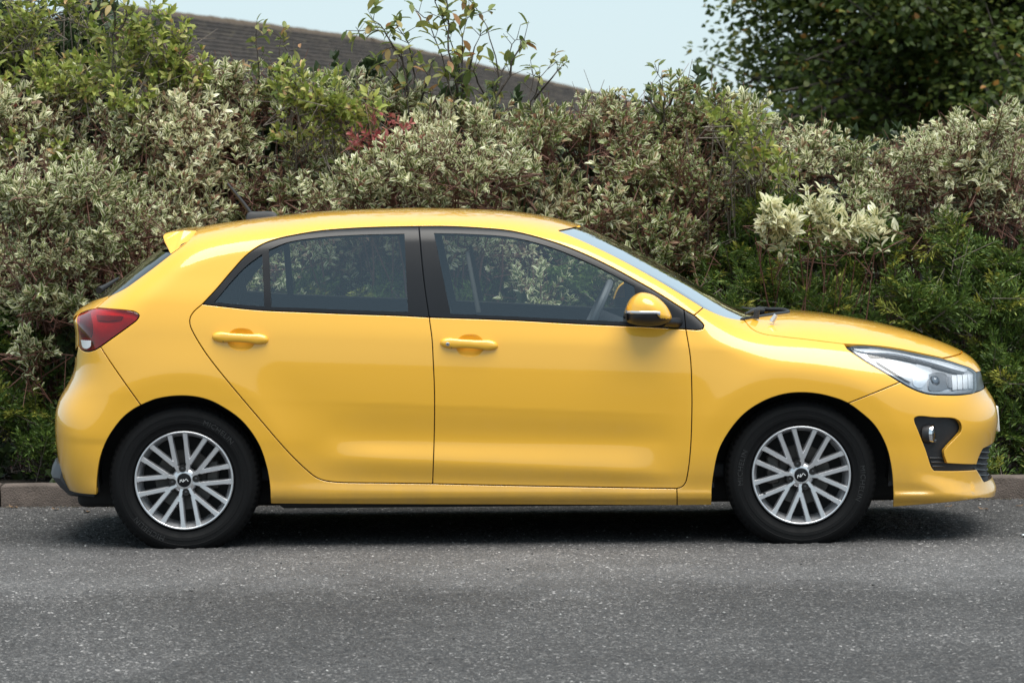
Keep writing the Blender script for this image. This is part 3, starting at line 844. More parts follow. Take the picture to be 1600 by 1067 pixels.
# ------------------------------------------------------------------ wheels (outer face at local y = 0 looking to -Y)
def tyre_mesh():
    prof = [(.2045, .030), (.2075, .012), (.213, .006), (.219, .0055), (.222, .0035), (.232, .0005), (.2335, -.0012), (.246, -.003), (.2475, -.0018), (.262, -.002), (.2635, -.0032), (.274, -.0015), (.281, .002), (.2835, .0045), (.292, .0095),
            (.2985, .0155), (.3035, .0235), (.3070, .034), (.3088, .040), (.3050, .0405), (.3050, .0445), (.3092, .045), (.3105, .062), (.3108, .0635), (.3045, .064), (.3045, .072), (.3110, .0725), (.3112, .0925),
            (.3110, .112), (.3045, .1125), (.3045, .1205), (.3108, .121), (.3088, .145), (.3050, .152), (.2985, .1695), (.284, .181), (.262, .187), (.236, .184), (.2045, .160)]
    seg = 288
    V, F = lathe(prof, seg)
    V = np.array(V); n = len(prof)
    for i in range(seg):
        a = i % 4
        if a < 1:                                        # shoulder sipes
            for k in (15, 16, 17, 18):
                v = V[i * n + k]; f = 0.9875 if k > 15 else 0.994
                V[i * n + k] = (v[0] * f, v[1] + 0.0015, v[2] * f)
    V[:, 0] *= 1.028; V[:, 2] *= 1.028
    V[:, 2] = np.maximum(V[:, 2], -0.2855)
    return V, F
def text_ring(body, size, radius, centre_deg, name='sidewall_lettering', inward=False):
    cu = bpy.data.curves.new('lettering', 'FONT')
    cu.body = body; cu.size = size; cu.align_x = 'CENTER'; cu.extrude = 0.0006; cu.space_character = 1.12
    cu.resolution_u = 2
    o = bpy.data.objects.new('lettering', cu); COL.objects.link(o)
    me = bpy.data.meshes.new_from_object(o)
    COL.objects.unlink(o); bpy.data.objects.remove(o); bpy.data.curves.remove(cu)
    for v in me.vertices:
        x, y, z = v.co
        r = radius + y
        a = R(centre_deg) - x / radius
        v.co = (r * math.cos(a), -0.0022 - z, r * math.sin(a))
    me.name = name
    me.materials.append(M['tyre_letters'])
    return me
def spoke_mesh():
    Rm = 0.2035
    def pol(r, deg): return Vector((r * math.cos(R(deg)), 0, r * math.sin(R(deg))))
    V, F = [], []
    def bar(stations):
        base = len(V)
        for i, (p, wt, wb, yt, yb) in enumerate(stations):
            q0 = stations[max(i - 1, 0)][0]; q1 = stations[min(i + 1, len(stations) - 1)][0]
            t = (q1 - q0).normalized(); s = Vector((-t.z, 0, t.x))
            for w, y in ((wb, yb), (wt, yt + .0035), (wt * .72, yt), (-wt * .72, yt), (-wt, yt + .0035), (-wb, yb)):
                V.append(p + s * w + Vector((0, y, 0)))
        m = len(stations)
        for i in range(m - 1):
            for k in range(5):
                F.append((base + i * 6 + k, base + i * 6 + k + 1, base + (i + 1) * 6 + k + 1, base + (i + 1) * 6 + k))
        for e in (0, m - 1): F.append(tuple(base + e * 6 + k for k in range(6)))
    v = pol(Rm * .40, 0)
    bar([(pol(.026, 0), .0095, .013, .0165, .045), (pol(.055, 0), .0085, .0125, .0135, .045), (pol(.092, 0), .0088, .0125, .0105, .045)])
    for s in (-1, 1):
        e = pol(Rm * .985, 13.2 * s)
        st = []
        for t in (0, .25, .5, .75, 1.0):
            p = pol(.074, 2.0 * s).lerp(e, t)
            st.append((p, .0092 - .0002 * t + (.0026 * max(0, t - .8) / .2), .0128 - .001 * t, .0118 - .0065 * t, .045 - .012 * t))
        bar(st)
    return V, F
TYRE = tyre_mesh(); SPOKE = spoke_mesh()
tyre_me = spoke_me = None
def build_wheel(x, side, y_deg, letters):
    root = bpy.data.objects.new('wheel', None); link(root, CAR)
    root.location = (x, side * 0.826, 0.286)
    # local frame always looks to -Y; the far wheels are turned round
    root.rotation_euler = (0, 0, 0 if side < 0 else math.pi)
    t = part('tyre', TYRE, M['tyre'], root, R(35))
    rim = part('rim', lathe([(.2095, .026), (.2085, .012), (.2078, .005), (.2060, .0022), (.2030, .0016), (.1995, .0032), (.1975, .007), (.1965, .016), (.1900, .040), (.1840, .075), (.1815, .12), (.1815, .165), (.2050, .172)], 96), M['alloy'], root, R(50))
    hub = part('hub', lathe([(.0268, .0165), (.030, .0135), (.034, .0135), (.040, .0165), (.046, .0190), (.052, .024), (.056, .045), (.0, .047)], 64), M['alloy'], root)
    global spoke_me
    for k in range(8):
        if spoke_me is None:
            o = part('spoke', SPOKE, M['alloy'], root, R(25)); spoke_me = o.data
        else:
            o = share('spoke', spoke_me, root)
        o.rotation_euler = (0, -R(y_deg + 45 * k), 0)
    cap = part('centre_cap', lathe([(.0, .0095), (.018, .0100), (.0262, .0118), (.0285, .0150), (.0285, .03)], 48), M['cap_black'], root)
    # emblem: five slanted strokes
    LV, LF = [], []
    for a, b in (((-.95, -.32), (-.78, .32)), ((-.88, -.04), (-.40, .30)), ((-.60, .12), (-.28, -.32)), ((-.28, -.32), (-.08, .32)), ((-.28, -.32), (.52, .32)), ((.52, .32), (.86, -.32))):
        a, b = Vector((a[0], 0, a[1])) * .0195, Vector((b[0], 0, b[1])) * .0195
        tt = (b - a).normalized(); s = Vector((-tt.z, 0, tt.x)) * .0013
        k = len(LV)
        LV += [a - s + Vector((0, .0086, 0)), a + s + Vector((0, .0086, 0)), b + s + Vector((0, .0086, 0)), b - s + Vector((0, .0086, 0))]
        LF.append((k, k + 1, k + 2, k + 3))
    em = part('emblem', (LV, LF), M['white_print'], cap)
    em.rotation_euler = (0, -R(y_deg + 22.5 - 90), 0)
    for k in range(4):
        a = R(y_deg + 22.5 + 90 * k)
        nut = part('lug_nut', lathe([(.0, .006), (.0045, .0068), (.0075, .0098), (.0085, .013), (.0085, .028), (.0135, .030)], 6), M['nut'], root, R(20))
        nut.location = (.050 * math.cos(a), .004, .050 * math.sin(a)); nut.rotation_euler = (0, a, 0)
        pk = part('nut_pocket', lathe([(.0152, .0150), (.0146, .0112), (.0136, .0106), (.0130, .0122), (.0, .0124)], 24), M['dark'], nut)
        pk.location = (0, -.0040, 0)
    part('barrel', lathe([(.1955, .018), (.1890, .042), (.1830, .076), (.1805, .12), (.1805, .17)], 72), M['alloy_dark'], rim)
    part('brake_disc', lathe([(.07, .075), (.125, .070), (.127, .072), (.127, .085), (.06, .086)], 64), M['disc'], root)
    part('wheel_back', lathe([(.0, .10), (.182, .115), (.182, .16)], 48), M['dark'], root)
    br = bm_obj('brake_caliper', rounded_box((.055, .06, .12), .012), M['disc'], root); br.location = (-.115 if x > 0 else .115, .085, .02)
    va = part('valve', tube([(.176 * math.cos(R(205)), .012, .176 * math.sin(R(205))), (.176 * math.cos(R(205)) + .006, -.004, .176 * math.sin(R(205)))], .0035, 8), M['plastic'], rim)
    for me in letters: share('sidewall_lettering', me, t)
    return root
word = 'MICHELIN'
let_r = [text_ring(word, .030, .2475, 54), text_ring(word, .030, .2475, 234)]
let_f = [text_ring(word, .030, .2475, 172), text_ring(word, .030, .2475, -8)]
build_wheel(-1.298, -1, 75.3, let_r); build_wheel(1.29, -1, 85.8, let_f)
build_wheel(-1.298, 1, 75.3, []); build_wheel(1.29, 1, 85.8, [])
for wx in (-1.29, 1.29):
    for s in (-1, 1):
        prof = [(.368, -s * .0), (.372, .03), (.372, .26), (.05, .262)]
        V, F = [], []
        seg = 40
        for i in range(seg + 1):
            a = R(-8 + 196 * i / seg)
            for r, yy in [(.3665, 0.012), (.378, .03), (.378, .25), (.02, .252)]:
                V.append((wx + r * math.cos(a), s * (.835 - yy), .311 + r * math.sin(a)))
        for i in range(seg):
            for k in range(3): F.append((i * 4 + k, i * 4 + k + 1, (i + 1) * 4 + k + 1, (i + 1) * 4 + k))
        part('wheel_arch_liner', (V, F), M['dark'], CAR)
# mud flap like liner edges and underbody
ub = bm_obj('underbody', rounded_box((3.55, 1.16, .16), .03), M['dark'], CAR); ub.location = (0, 0, .235)
ub2 = bm_obj('sill_underside', rounded_box((1.74, 1.54, .09), .02), M['dark'], CAR); ub2.location = (-.03, 0, .205)
ex = part('exhaust_pipe', tube([(-.6, .25, .19), (-1.2, .3, .19), (-1.75, .38, .22)], .028, 12), M['dark'], CAR)

# ------------------------------------------------------------------ door handles
def handle(door, side, cx, cy, half, keyhole):
    # photo pixels -> body frame
    x0, y0, z0 = ybody(cx, cy)
    n = fnormal(np.array([x0]), np.array([z0]))[0]
    tilt = math.atan2(-0.045, 1)
    V, F = [], []
    us = np.linspace(-1, 1, 29)
    L = half / 374.0
    for u in us:
        end = abs(u)
        hh = 0.0225 * (1 - max(0, (end - .62) / .38) ** 2.6 * .55) * (1 if end < .985 else .8)
        if -.62 < u < .62: hh *= 0.80 + .20 * (abs(u) / .62) ** 3
        lift = 0.016 + 0.010 * math.cos(min(1, end / .95) * math.pi / 2)
        dep = 0.0125 if abs(u) < .55 else 0.0125 + .012 * min(1, (abs(u) - .55) / .2)
        if end > .93: lift -= .012 * ((end - .93) / .07) ** 2
        zc = z0 + u * L * math.sin(tilt) + (0.006 if u < 0 else 0.006 - 0.004 * u)
        xc = x0 + u * L
        yb = -float(fbody(xc, zc)[0])
        for k in range(16):
            a = 2 * math.pi * k / 16
            ca, sa = math.cos(a), math.sin(a)
            sup = (abs(ca) ** 2.8 + abs(sa) ** 2.8) ** (-1 / 2.8)
            V.append((xc, yb - (lift - dep) - dep * ca * sup, zc + hh * sa * sup))
    for i in range(len(us) - 1):
        for k in range(16): F.append((i * 16 + k, i * 16 + (k + 1) % 16, (i + 1) * 16 + (k + 1) % 16, (i + 1) * 16 + k))
    F.append(tuple(range(16))); F.append(tuple((len(us) - 1) * 16 + k for k in range(16)))
    if side > 0: V = [(a, -b, c) for a, b, c in V]
    h = part('handle', (V, F), M['paint'], door, R(60))
    # seam of the end cap
    xs = x0 - L * .60
    ring = [(xs, V[0][1] * 0 + side * (abs(float(fbody(xs, z0)[0])) + .0175), z0 + dz) for dz in (-.013, 0, .022)]
    part('handle_seam', tube(ring, .0011, 6), M['dark'], door)
    if keyhole and side < 0:
        kx = x0 - L * .74
        k = part('lock_cylinder', lathe([(.0, -.002), (.006, -.0022), (.0078, -.001), (.0082, .004)], 24), M['chrome'], door)
        k.location = (kx, -(float(fbody(kx, z0)[0]) + .0235), z0 + .007); k.rotation_euler = (R(10), 0, 0)
        kk = part('key_slot', tube([(kx, k.location.y - .0027, z0 + .004), (kx, k.location.y - .0027, z0 + .010)], .0013, 6), M['dark'], door)
    # bowl behind the grip
    V, F = [], []
    nr, ns = 7, 40
    for r in range(nr + 1):
        q = r / nr
        for k in range(ns):
            a = 2 * math.pi * k / ns
            sc = 1 - q
            X = x0 + .004 + .0590 * sc * math.copysign(abs(math.cos(a)) ** .8, math.cos(a)); Z = z0 - .001 + .0475 * sc * math.sin(a)
            V.append((X, side * (float(fbody(X, Z)[0]) - .0145 * (1 - (sc) ** 2.6) - .0002), Z))
    for r in range(nr):
        for k in range(ns): F.append((r * ns + k, r * ns + (k + 1) % ns, (r + 1) * ns + (k + 1) % ns, (r + 1) * ns + k))
    part('handle_recess', (V, F), M['paint'], door, None)
for s in (-1, 1):
    handle(PARTS[s]['rear_door'], s, 375.5, 530, 44, False)
    handle(PARTS[s]['front_door'], s, 733, 539.5, 45, True)

# ------------------------------------------------------------------ door mirrors
OUT = [(976, 491), (977.5, 485), (980, 478), (984, 470), (991, 463), (1001, 458), (1012, 458.5), (1024, 463), (1034, 470), (1043, 479.5), (1049, 490), (1051, 497), (1048, 503), (1038, 508), (1022, 510.5), (1004, 510), (989, 507.5), (980, 503.5)]
def mirror(side):
    root = bpy.data.objects.new('door_mirror', None); link(root, CAR)
    poly = np.array([unproj(a, b, -.95) for a, b in OUT])
    c = np.array(unproj(1013, 486, -.95))
    poly = close(resample(np.vstack([spline([tuple(p) for p in poly] + [tuple(poly[0])], 0.003)]), 0.004))
    th = np.arctan2(poly[:, 1] - c[1], poly[:, 0] - c[0]); o = np.argsort(th); th, rad = th[o], np.hypot(*(poly[o] - c).T)
    def rout(t): return np.interp(t, np.r_[th[-1] - 2 * math.pi, th, th[0] + 2 * math.pi], np.r_[rad[-1], rad, rad[0]])
    def surf(p, lift=0.0):
        d = p - c; t = math.atan2(d[1], d[0]); rho = min(1, np.hypot(*d) / float(rout(t)))
        return Vector((p[0], side * (.865 + .135 * (1 - rho ** 2.6) ** (1 / 2.6) + lift), p[1]))
    ns, nr = 120, 34
    grids = {'cap': [], 'base': []}
    V = []
    for r in range(nr + 1):
        rho = 1 - (1 - r / nr) ** 1.8
        for k in range(ns):
            t = -math.pi + 2 * math.pi * k / ns
            p = c + np.array([math.cos(t), math.sin(t)]) * float(rout(t)) * min(rho, 1)
            V.append(surf(p))
    for k in range(ns):                                  # skirt back towards the car
        v = V[nr * ns + k]
        V.append(Vector((c[0] + (v.x - c[0]) * .93, side * .842, c[1] + (v.z - c[1]) * .93)))
    def is_base(i, j):
        m = sum((V[q] for q in (i, j)), Vector()) / 2
        p = 1013 + (m.x - c[0]) * 378
        row = 486 - (m.z - c[1]) * 378
        if p < 1024: lim = 489
        elif p < 1032: lim = 489 + (p - 1024) / 8 * 8
        else: lim = 497 + (p - 1032) * .12
        return row > lim
    for r in range(nr + 1):
        for k in range(ns):
            f = (r * ns + k, r * ns + (k + 1) % ns, (r + 1) * ns + (k + 1) % ns, (r + 1) * ns + k)
            grids['base' if is_base(f[0], f[2]) else 'cap'].append(f)
    def sub(fs):
        ids = sorted({i for f in fs for i in f}); mp = {i: n for n, i in enumerate(ids)}
        return [V[i] for i in ids], [tuple(mp[i] for i in f) for f in fs]
    part('mirror_cap', sub(grids['cap']), M['paint'], root, None)
    part('mirror_base', sub(grids['base']), M['plastic'], root, None)
    # indicator strip across the housing
    SV, SF = [], []
    nx = 36
    for i in range(nx + 1):
        t = i / nx
        px = 977 + 54 * t
        top = 485.0 + .6 * t; bot = 490.2 - .2 * t + (3.5 * max(0, t - .9) / .1)
        for j, row in enumerate((bot, bot - .8, top + .8, top)):
            q = np.array(unproj(px, row, -.95))
            SV.append(surf(q, .0032 if j in (1, 2) else -.001))
    for i in range(nx):
        for j in range(3): SF.append((i * 4 + j, i * 4 + j + 1, (i + 1) * 4 + j + 1, (i + 1) * 4 + j))
    part('indicator_strip', (SV, SF), M['indicator'], root, None)
    # lower chrome-edged fold and the arm
    FV = [surf(np.array(unproj(a, b, -.95)), .002) for a, b in ((1024, 490), (1030, 497), (1036, 499.5), (1050, 500))]
    part('mirror_fold', tube(FV, [.0016, .0020, .0022, .0018], 6), M['trim'], root)
    a0 = unproj(1036, 505, -.9); a1 = unproj(1060, 509, -.86)
    arm = part('mirror_arm', tube([(a0[0], side * .90, a0[1] + .006), (a0[0] + .03, side * .87, a0[1] + .003), (a1[0], side * .815, a1[1] + .010)], [.020, .020, .024], 12), M['trim'], root)
    # mirror glass on the rear-facing side
    gm = part('mirror_glass', lathe([(0, 0), (.05, 0)], 32), M['chrome'], root)
    gm.scale = (1, 1, .9); gm.rotation_euler = (0, 0, -R(90) * 1); gm.location = (c[0] - .090, side * .93, c[1]); gm.scale = (.7, .4, .9)
    return root
M['indicator'] = principled('clear_indicator_lens', (0.62, 0.63, 0.66), 0.12, 0.5, coat=0.8)
mirror(-1); mirror(1)

# ------------------------------------------------------------------ lamps
def inlay(name, px_pts, side, mat, parent, inset, key, rim=0.006, grid=0.012, sm=True):
    pts = px_pts + [px_pts[0]]
    loop = loop_of([(p[0], p[1], 'c') if not sm else p for p in pts])
    return panel(name, key, side, mat, parent, loop=loop, inset=inset, gap=0.0, bevel=0.001, drop=0.0008, rim=rim, grid=grid)
M['lamp_black'] = principled('lamp_bezel_black', (0.03, 0.03, 0.035), 0.25, noise=0.2)
M['lamp_grey'] = principled('lamp_bezel_grey', (0.62, 0.63, 0.66), 0.28, 0.5, noise=0.15)
M['lamp_mid'] = principled('lamp_bezel_mid', (0.30, 0.31, 0.33), 0.22, 0.5, noise=0.15)
M['red_lens'] = thin_glass('red_lamp_lens', (0.80, 0.035, 0.06), boost=1.25)
M['red_deep'] = principled('deep_red_reflector', (0.30, 0.012, 0.02), 0.25, noise=0.2)
M['red_mid'] = principled('red_reflector', (0.75, 0.20, 0.22), 0.4, noise=0.12, nscale=30)
M['lens_thick'] = thin_glass('projector_lens', (0.75, 0.80, 0.86), boost=2.2)
for s in (-1, 1):
    hl = panel('headlight', 'lamp_f', s, M['lens'], CAR, loop=L_LAMP_F, gap=0.002, bevel=0.003, drop=0.0015, rim=0.0, grid=0.012)
    panel('lamp_seal', 'lamp_seal', s, M['gloss_black'], hl, loop=grow(L_LAMP_F, .0005), holes=[grow(L_LAMP_F, -.0060)], inset=0.0040, gap=0, bevel=0, rim=0.0, grid=0.01, hole_rim=0.026)
    panel('lamp_housing', 'lamp_house', s, M['lamp_grey'], hl, loop=grow(L_LAMP_F, -.004), inset=0.029, gap=0, bevel=0, rim=0.0, grid=0.014)
    inlay('upper_bezel', [(1332, 544.5), (1381, 546.5), (1440, 557.5), (1512, 577), (1512, 580.5), (1440, 562), (1400, 552.5), (1350, 550)], s, M['satin_chrome'], hl, .016, 'hl_bez')
    inlay('bezel_shadow_line', [(1356, 553), (1400, 555.5), (1440, 564.5), (1508, 583), (1507, 586), (1440, 569.5), (1400, 560.5), (1360, 557)], s, M['lamp_black'], hl, .018, 'hl_bez2')
    inlay('running_light', [(1370, 561, 'c'), (1400, 563.5, 'c'), (1430, 572, 'c'), (1424, 590), (1424, 598, 'c'), (1413, 592, 'c'), (1371, 565.5, 'c')], s, M['white_reflector'], hl, .014, 'hl_drl')
    inlay('running_light_rib', [(1382, 565.5, 'c'), (1402, 567.5, 'c'), (1422, 574, 'c'), (1420, 578, 'c'), (1400, 572, 'c'), (1384, 569, 'c')], s, M['lamp_mid'], hl, .011, 'hl_rib')
    inlay('reflector_bowl', [(1433, 569), (1452, 571), (1458, 580), (1452, 592), (1440, 607), (1428, 602), (1430, 585)], s, M['satin_chrome'], hl, .024, 'hl_bowl')
    inlay('lamp_shroud', [(1452, 585, 'c'), (1468, 582), (1480, 586), (1484, 606, 'c'), (1470, 611), (1453, 610)], s, M['lamp_mid'], hl, .022, 'hl_shr')
    inlay('amber_reflector', [(1478, 588), (1486, 590), (1489, 605), (1483, 606)], s, M['lamp_mid'], hl, .018, 'hl_amb')
    for k in range(4):
        inlay('reflector_facet', [(1488 + 8.4 * k, 586 - k * .5), (1495.4 + 8.4 * k, 586.5 - k * .5), (1495.8 + 8.4 * k, 609 - k * .6), (1489 + 8.4 * k, 609.5 - k * .6)], s, M['white_reflector'], hl, .014 + .003 * (k % 2), 'hl_fac%d' % k, sm=False)
    inlay('reflector_shelf', [(1440, 610), (1470, 613), (1516, 611), (1516, 614), (1470, 616), (1446, 614)], s, M['lamp_grey'], hl, .012, 'hl_shelf')
    x, y, z = ybody(1462, 597)
    bmq = bmesh.new(); bmesh.ops.create_uvsphere(bmq, u_segments=24, v_segments=16, radius=.026)
    pj = bm_obj('projector_lens', bmq, M['lens_thick'], hl); pj.location = (x - .004, s * (abs(y) - .036), z)

    steep = np.vstack([offset_curve(sil_s(121, 492, -.3), sil_s(119, 540, -.3), d, 0.012) for d in (.012, .016, .021, .027)])
    tl = panel('tail_light', 'lamp_r', s, M['red_lens'], CAR, loop=L_LAMP_R, gap=0.0018, bevel=0.003, drop=0.0015, rim=0.03, grid=0.010)
    panel('lamp_housing', 'tail_house', s, M['red_mid'], tl, loop=grow(L_LAMP_R, -.004), inset=0.020, gap=0, bevel=0, rim=0, grid=0.012)
    inlay('light_guide', [(150, 492, 'c'), (192, 494, 'c'), (188, 500, 'c'), (172, 502), (152, 501, 'c')], s, M['red_deep'], tl, .010, 'tl_bar', sm=True)
    inlay('inner_lamp', [(125, 493, 'c'), (141, 489, 'c'), (143, 505), (142, 525), (140, 528, 'c'), (126, 528, 'c')], s, M['red_deep'], tl, .010, 'tl_in')
    inlay('reverse_lens', [(126, 531, 'c'), (142, 532, 'c'), (141.5, 541), (136, 545), (129, 543)], s, M['white_reflector'], tl, -.0006, 'tl_rev', grid=0.006)

    fg = panel('fog_lamp_pocket', 'fog', s, M['plastic'], fb, loop=grow(L_FOG, .002), inset=0.028, gap=0, bevel=0, rim=0, grid=0.012)
    x, y, z = ybody(1456, 678)
    ring = part('fog_lamp', lathe([(.030, .001), (.0335, -.004), (.0385, -.004), (.041, .002), (.041, .010)], 40), M['chrome'], fb)
    ring.location = (x + .012, s * (abs(y) - .022), z); ring.rotation_euler = (0, 0, R(66) if s < 0 else R(180 - 66))
    for nm, pf_, mt in (('fog_lens', [(.0, -.006), (.016, -.005), (.026, -.002), (.031, .002)], M['lens_thick']), ('fog_reflector', [(.0, .022), (.018, .017), (.031, .003)], M['satin_chrome']), ('fog_barrel', [(.0405, .009), (.042, .014), (.042, .04)], M['plastic'])):
        q_ = part(nm, lathe(pf_, 32), mt, fb); q_.location = ring.location; q_.rotation_euler = ring.rotation_euler
# fog pocket slats
for s in (-1, 1):
    for k, row in enumerate((716, 722.5, 729)):
        a = ybody(1453 + k * 2.2, row); b_ = ybody(1476, row + .3)
        P = [ybody(1453 + k * 2.2 + (23 - 2 * k) * t, row + .3 * t) for t in (0, .5, 1)]
        part('pocket_slat', tube([(p[0], s * (abs(p[1]) - .024), p[2]) for p in P], .0042, 6), M['plastic'], fb)
    # lower grille slats follow the nose
for k, t in enumerate(np.linspace(.12, .9, 6)):
    row = 690 + (748 - 690) * t
    P = []
    e0 = px2xz([(np.interp(row, [688, 700, 715, 726, 733, 744, 754], [1548, 1537, 1530, 1526.5, 1526.5, 1533, 1538]) , row)])[0]
    s0 = np.interp(row, [685, 742], [sil_s(1557.5, 685, -.25), sil_s(1552, 742, -.25)])
    C = np.array([np.interp(s0, SIL_S, SIL[:, 0]), np.interp(s0, SIL_S, SIL[:, 1])])
    for u in np.linspace(0, 1, 9):
        q = C + (e0 - C) * (1 - (1 - u) ** .5) if u < 1 else e0
        P.append((q[0] - .012, -float(fbody(q[0], q[1])[0]) if u > 0 else 0, q[1]))
    P = P[::-1]
    P += [(a, -b, c) for a, b, c in P[-2::-1]]
    part('grille_bar', tube(P, .005, 6), M['plastic'], lg)
# number plate
pl = bm_obj('number_plate', rounded_box((.012, .52, .111), .004), principled('white_plate', (.72, .72, .70), .35), CAR)
xz = unproj(1560, 656, -.25); pl.location = (xz[0] - .004, 0, xz[1] + .005); pl.rotation_euler = (0, R(-4), 0)
pf = bm_obj('plate_holder', rounded_box((.03, .50, .09), .006), M['plastic'], CAR); pf.location = (xz[0] - .024, 0, xz[1] + .005)

# ------------------------------------------------------------------ spoiler, aerial, wipers
SP = [(306, 360.0), (286, 360.5), (268, 362.5), (257.5, 365.5), (255, 369), (257, 375.5), (262, 384), (269, 395), (279, 388), (291, 379), (300, 369)]
sp = np.array([unproj(a, b, -.55) for a, b in SP])
sp = close(spline([(*p, 'c') if i in (0, 7) else tuple(p) for i, p in enumerate(np.vstack([sp, sp[:1]]))], .006))
cc = sp.mean(0)
V, F = [], []
ys_ = [-.585, -.583, -.577, -.565, -.50, -.30, 0, .30, .50, .565, .577, .583, .585]
sc_ = [.90, .955, .985, 1, 1.0, 1.0, 1.0, 1.0, 1.0, 1, .985, .955, .90]
YM = np.empty(len(sp)); SD = np.empty(len(sp))
_seam = E['SPOILER_SEAM']
for i_, p_ in enumerate(sp):
    k_ = np.argmin(((_seam - p_) ** 2).sum(1)); d_ = np.hypot(*(_seam[k_] - p_))
    SD[i_] = min(1, max(0, d_ - .006) / .03)
    YM[i_] = float(fbody(*_seam[k_])[0]) * (1 - min(1, d_ / .09)) + .560 * min(1, d_ / .09)
dz_ = [0, 0, 0, 0, .004, .014, .018, .014, .004, 0, 0, 0, 0]
n = len(sp)
for y, k, dz in zip(ys_, sc_, dz_):
    for p, ym, sd in zip(sp, YM, SD):
        kk = 1 - (1 - k) * sd
        V.append((cc[0] + (p[0] - cc[0]) * kk - .3 * dz + .004 * (1 - sd), y / .585 * (ym + .0005), cc[1] + (p[1] - cc[1]) * kk + dz * .35 - .003 * (1 - sd)))
for i in range(len(ys_) - 1):
    for k in range(n): F.append((i * n + k, i * n + (k + 1) % n, (i + 1) * n + (k + 1) % n, (i + 1) * n + k))
F.append(tuple(range(n))); F.append(tuple((len(ys_) - 1) * n + k for k in range(n)))
part('roof_spoiler', (V, F), M['paint'], tailgate, R(35))
AF = [(385, 341), (386.5, 333), (391, 330.5), (400, 330.8), (420, 330.2), (428, 331.5), (432, 334), (434.5, 338.5)]
af = np.array([unproj(a, b, 0) for a, b in AF]); base_z = af[:, 1].min() - .012
V, F = [], []
prof = [(-.030, 0.0), (-.027, .55), (-.018, .92), (0, 1.0), (.018, .92), (.027, .55), (.030, 0.0)]
for a in resample(spline([tuple(p) for p in af], .004), .006):
    for yy, h in prof: V.append((a[0], yy, base_z + (a[1] - base_z) * h))
m_ = len(prof)
for i in range(len(V) // m_ - 1):
    for k in range(m_ - 1): F.append((i * m_ + k, i * m_ + k + 1, (i + 1) * m_ + k + 1, (i + 1) * m_ + k))
aerial = part('aerial', (V, F), M['plastic'], roof)
a0 = unproj(391, 331, 0); a1 = unproj(355, 287, 0)
part('aerial_whip', tube([(a0[0], 0, a0[1] - .006), (a0[0] * .7 + a1[0] * .3, 0, a0[1] * .7 + a1[1] * .3), (a1[0], 0, a1[1])], [.0105, .0090, .0062], 10), M['plastic'], aerial)
# rear wiper pivot
w0 = unproj(158, 452, 0)
part('rear_wiper', tube([(w0[0] - .004, -.05, w0[1] - .004), (w0[0] + .02, .02, w0[1] + .012), (w0[0] + .05, .25, w0[1] + .04)], [.016, .011, .006], 10), M['plastic'], tailgate)
# windscreen wipers lying along the foot of the screen
for (p0, p1, ya, yb) in (((1188, 485), (1172, 492), -.30, -.62), ((1195, 484), (1180, 487), .40, -.10)):
    q0, q1 = unproj(*p0, ya), unproj(*p1, yb)
    part('windscreen_wiper', tube([(q0[0] + .01, ya, q0[1]), ((q0[0] + q1[0]) / 2 - .004, (ya + yb) / 2, (q0[1] + q1[1]) / 2 + .012), (q1[0] - .02, yb, q1[1] + .004)], [.012, .008, .005], 8), M['plastic'], CAR)
q0 = unproj(1181, 487, -.55)
part('wiper_pivot', tube([(q0[0], -.55, q0[1] - .03), (q0[0] + .006, -.55, q0[1] + .008)], [.014, .012], 10), M['plastic'], CAR)
q1 = unproj(1213, 492, -.6)
part('bonnet_hinge', tube([(q1[0] - .02, -.6, q1[1] - .03), (q1[0], -.6, q1[1])], [.012, .010], 8), M['alloy_dark'], CAR)

# rear valance
RV = [(84.5, 735), (87, 723), (92, 712), (110, 712), (150, 745), (150, 770), (112, 765), (98, 752), (88, 741)]
rv = close(np.array([unproj(a, b, -.2) for a, b in RV]))
V, F = [], []
for y, k, dx in ((-.60, .80, .06), (-.55, .92, .03), (-.35, 1, .004), (0, 1, 0), (.35, 1, .004), (.55, .92, .03), (.60, .80, .06)):
    c0 = rv.mean(0)
    for p in rv: V.append((c0[0] + (p[0] - c0[0]) * k + dx, y, c0[1] + (p[1] - c0[1]) * k))
n = len(rv)
for i in range(6):
    for k in range(n): F.append((i * n + k, i * n + (k + 1) % n, (i + 1) * n + (k + 1) % n, (i + 1) * n + k))
F.append(tuple(range(n))); F.append(tuple(6 * n + k for k in range(n)))
part('rear_valance', (V, F), M['grey_plastic'], rb, R(30))

# ------------------------------------------------------------------ cabin
def seat(x, y, back_h=.62, w=.46, rear=False):
    root = bpy.data.objects.new('rear_seat' if rear else 'front_seat', None); link(root, CAR)
    root.location = (x, y, .30)
    c = bm_obj('cushion', rounded_box((.50, w, .16), .05, 4), M['cabin'], root); c.location = (.12, 0, .12); c.rotation_euler = (0, R(-6), 0)
    b = bm_obj('backrest', rounded_box((.14, w * .96, back_h), .05, 4), M['cabin'], root); b.location = (-.20, 0, .18 + back_h / 2); b.rotation_euler = (0, R(-16), 0)
    h = bm_obj('headrest', rounded_box((.09, .25, .19), .04, 4), M['cabin'], root); h.location = (-.325 if not rear else -.31, 0, .26 + back_h + (.06 if not rear else 0.02)); h.rotation_euler = (0, R(-10), 0)
    for dy in (-.06, .06):
        p = part('headrest_post', tube([(-.29, dy, .12 + back_h), (-.31, dy, .24 + back_h)], .006, 8), M['chrome'], root)
    return root
seat(-.02, -.36); seat(-.02, .36)
seat(-.86, -.40, .50, .44, True); seat(-.86, 0.02, .50, .36, True); seat(-.86, .42, .50, .44, True)
db = bm_obj('dashboard', rounded_box((.40, 1.36, .26), .09, 4), M['cabin'], CAR); db.location = (.86, 0, .80)
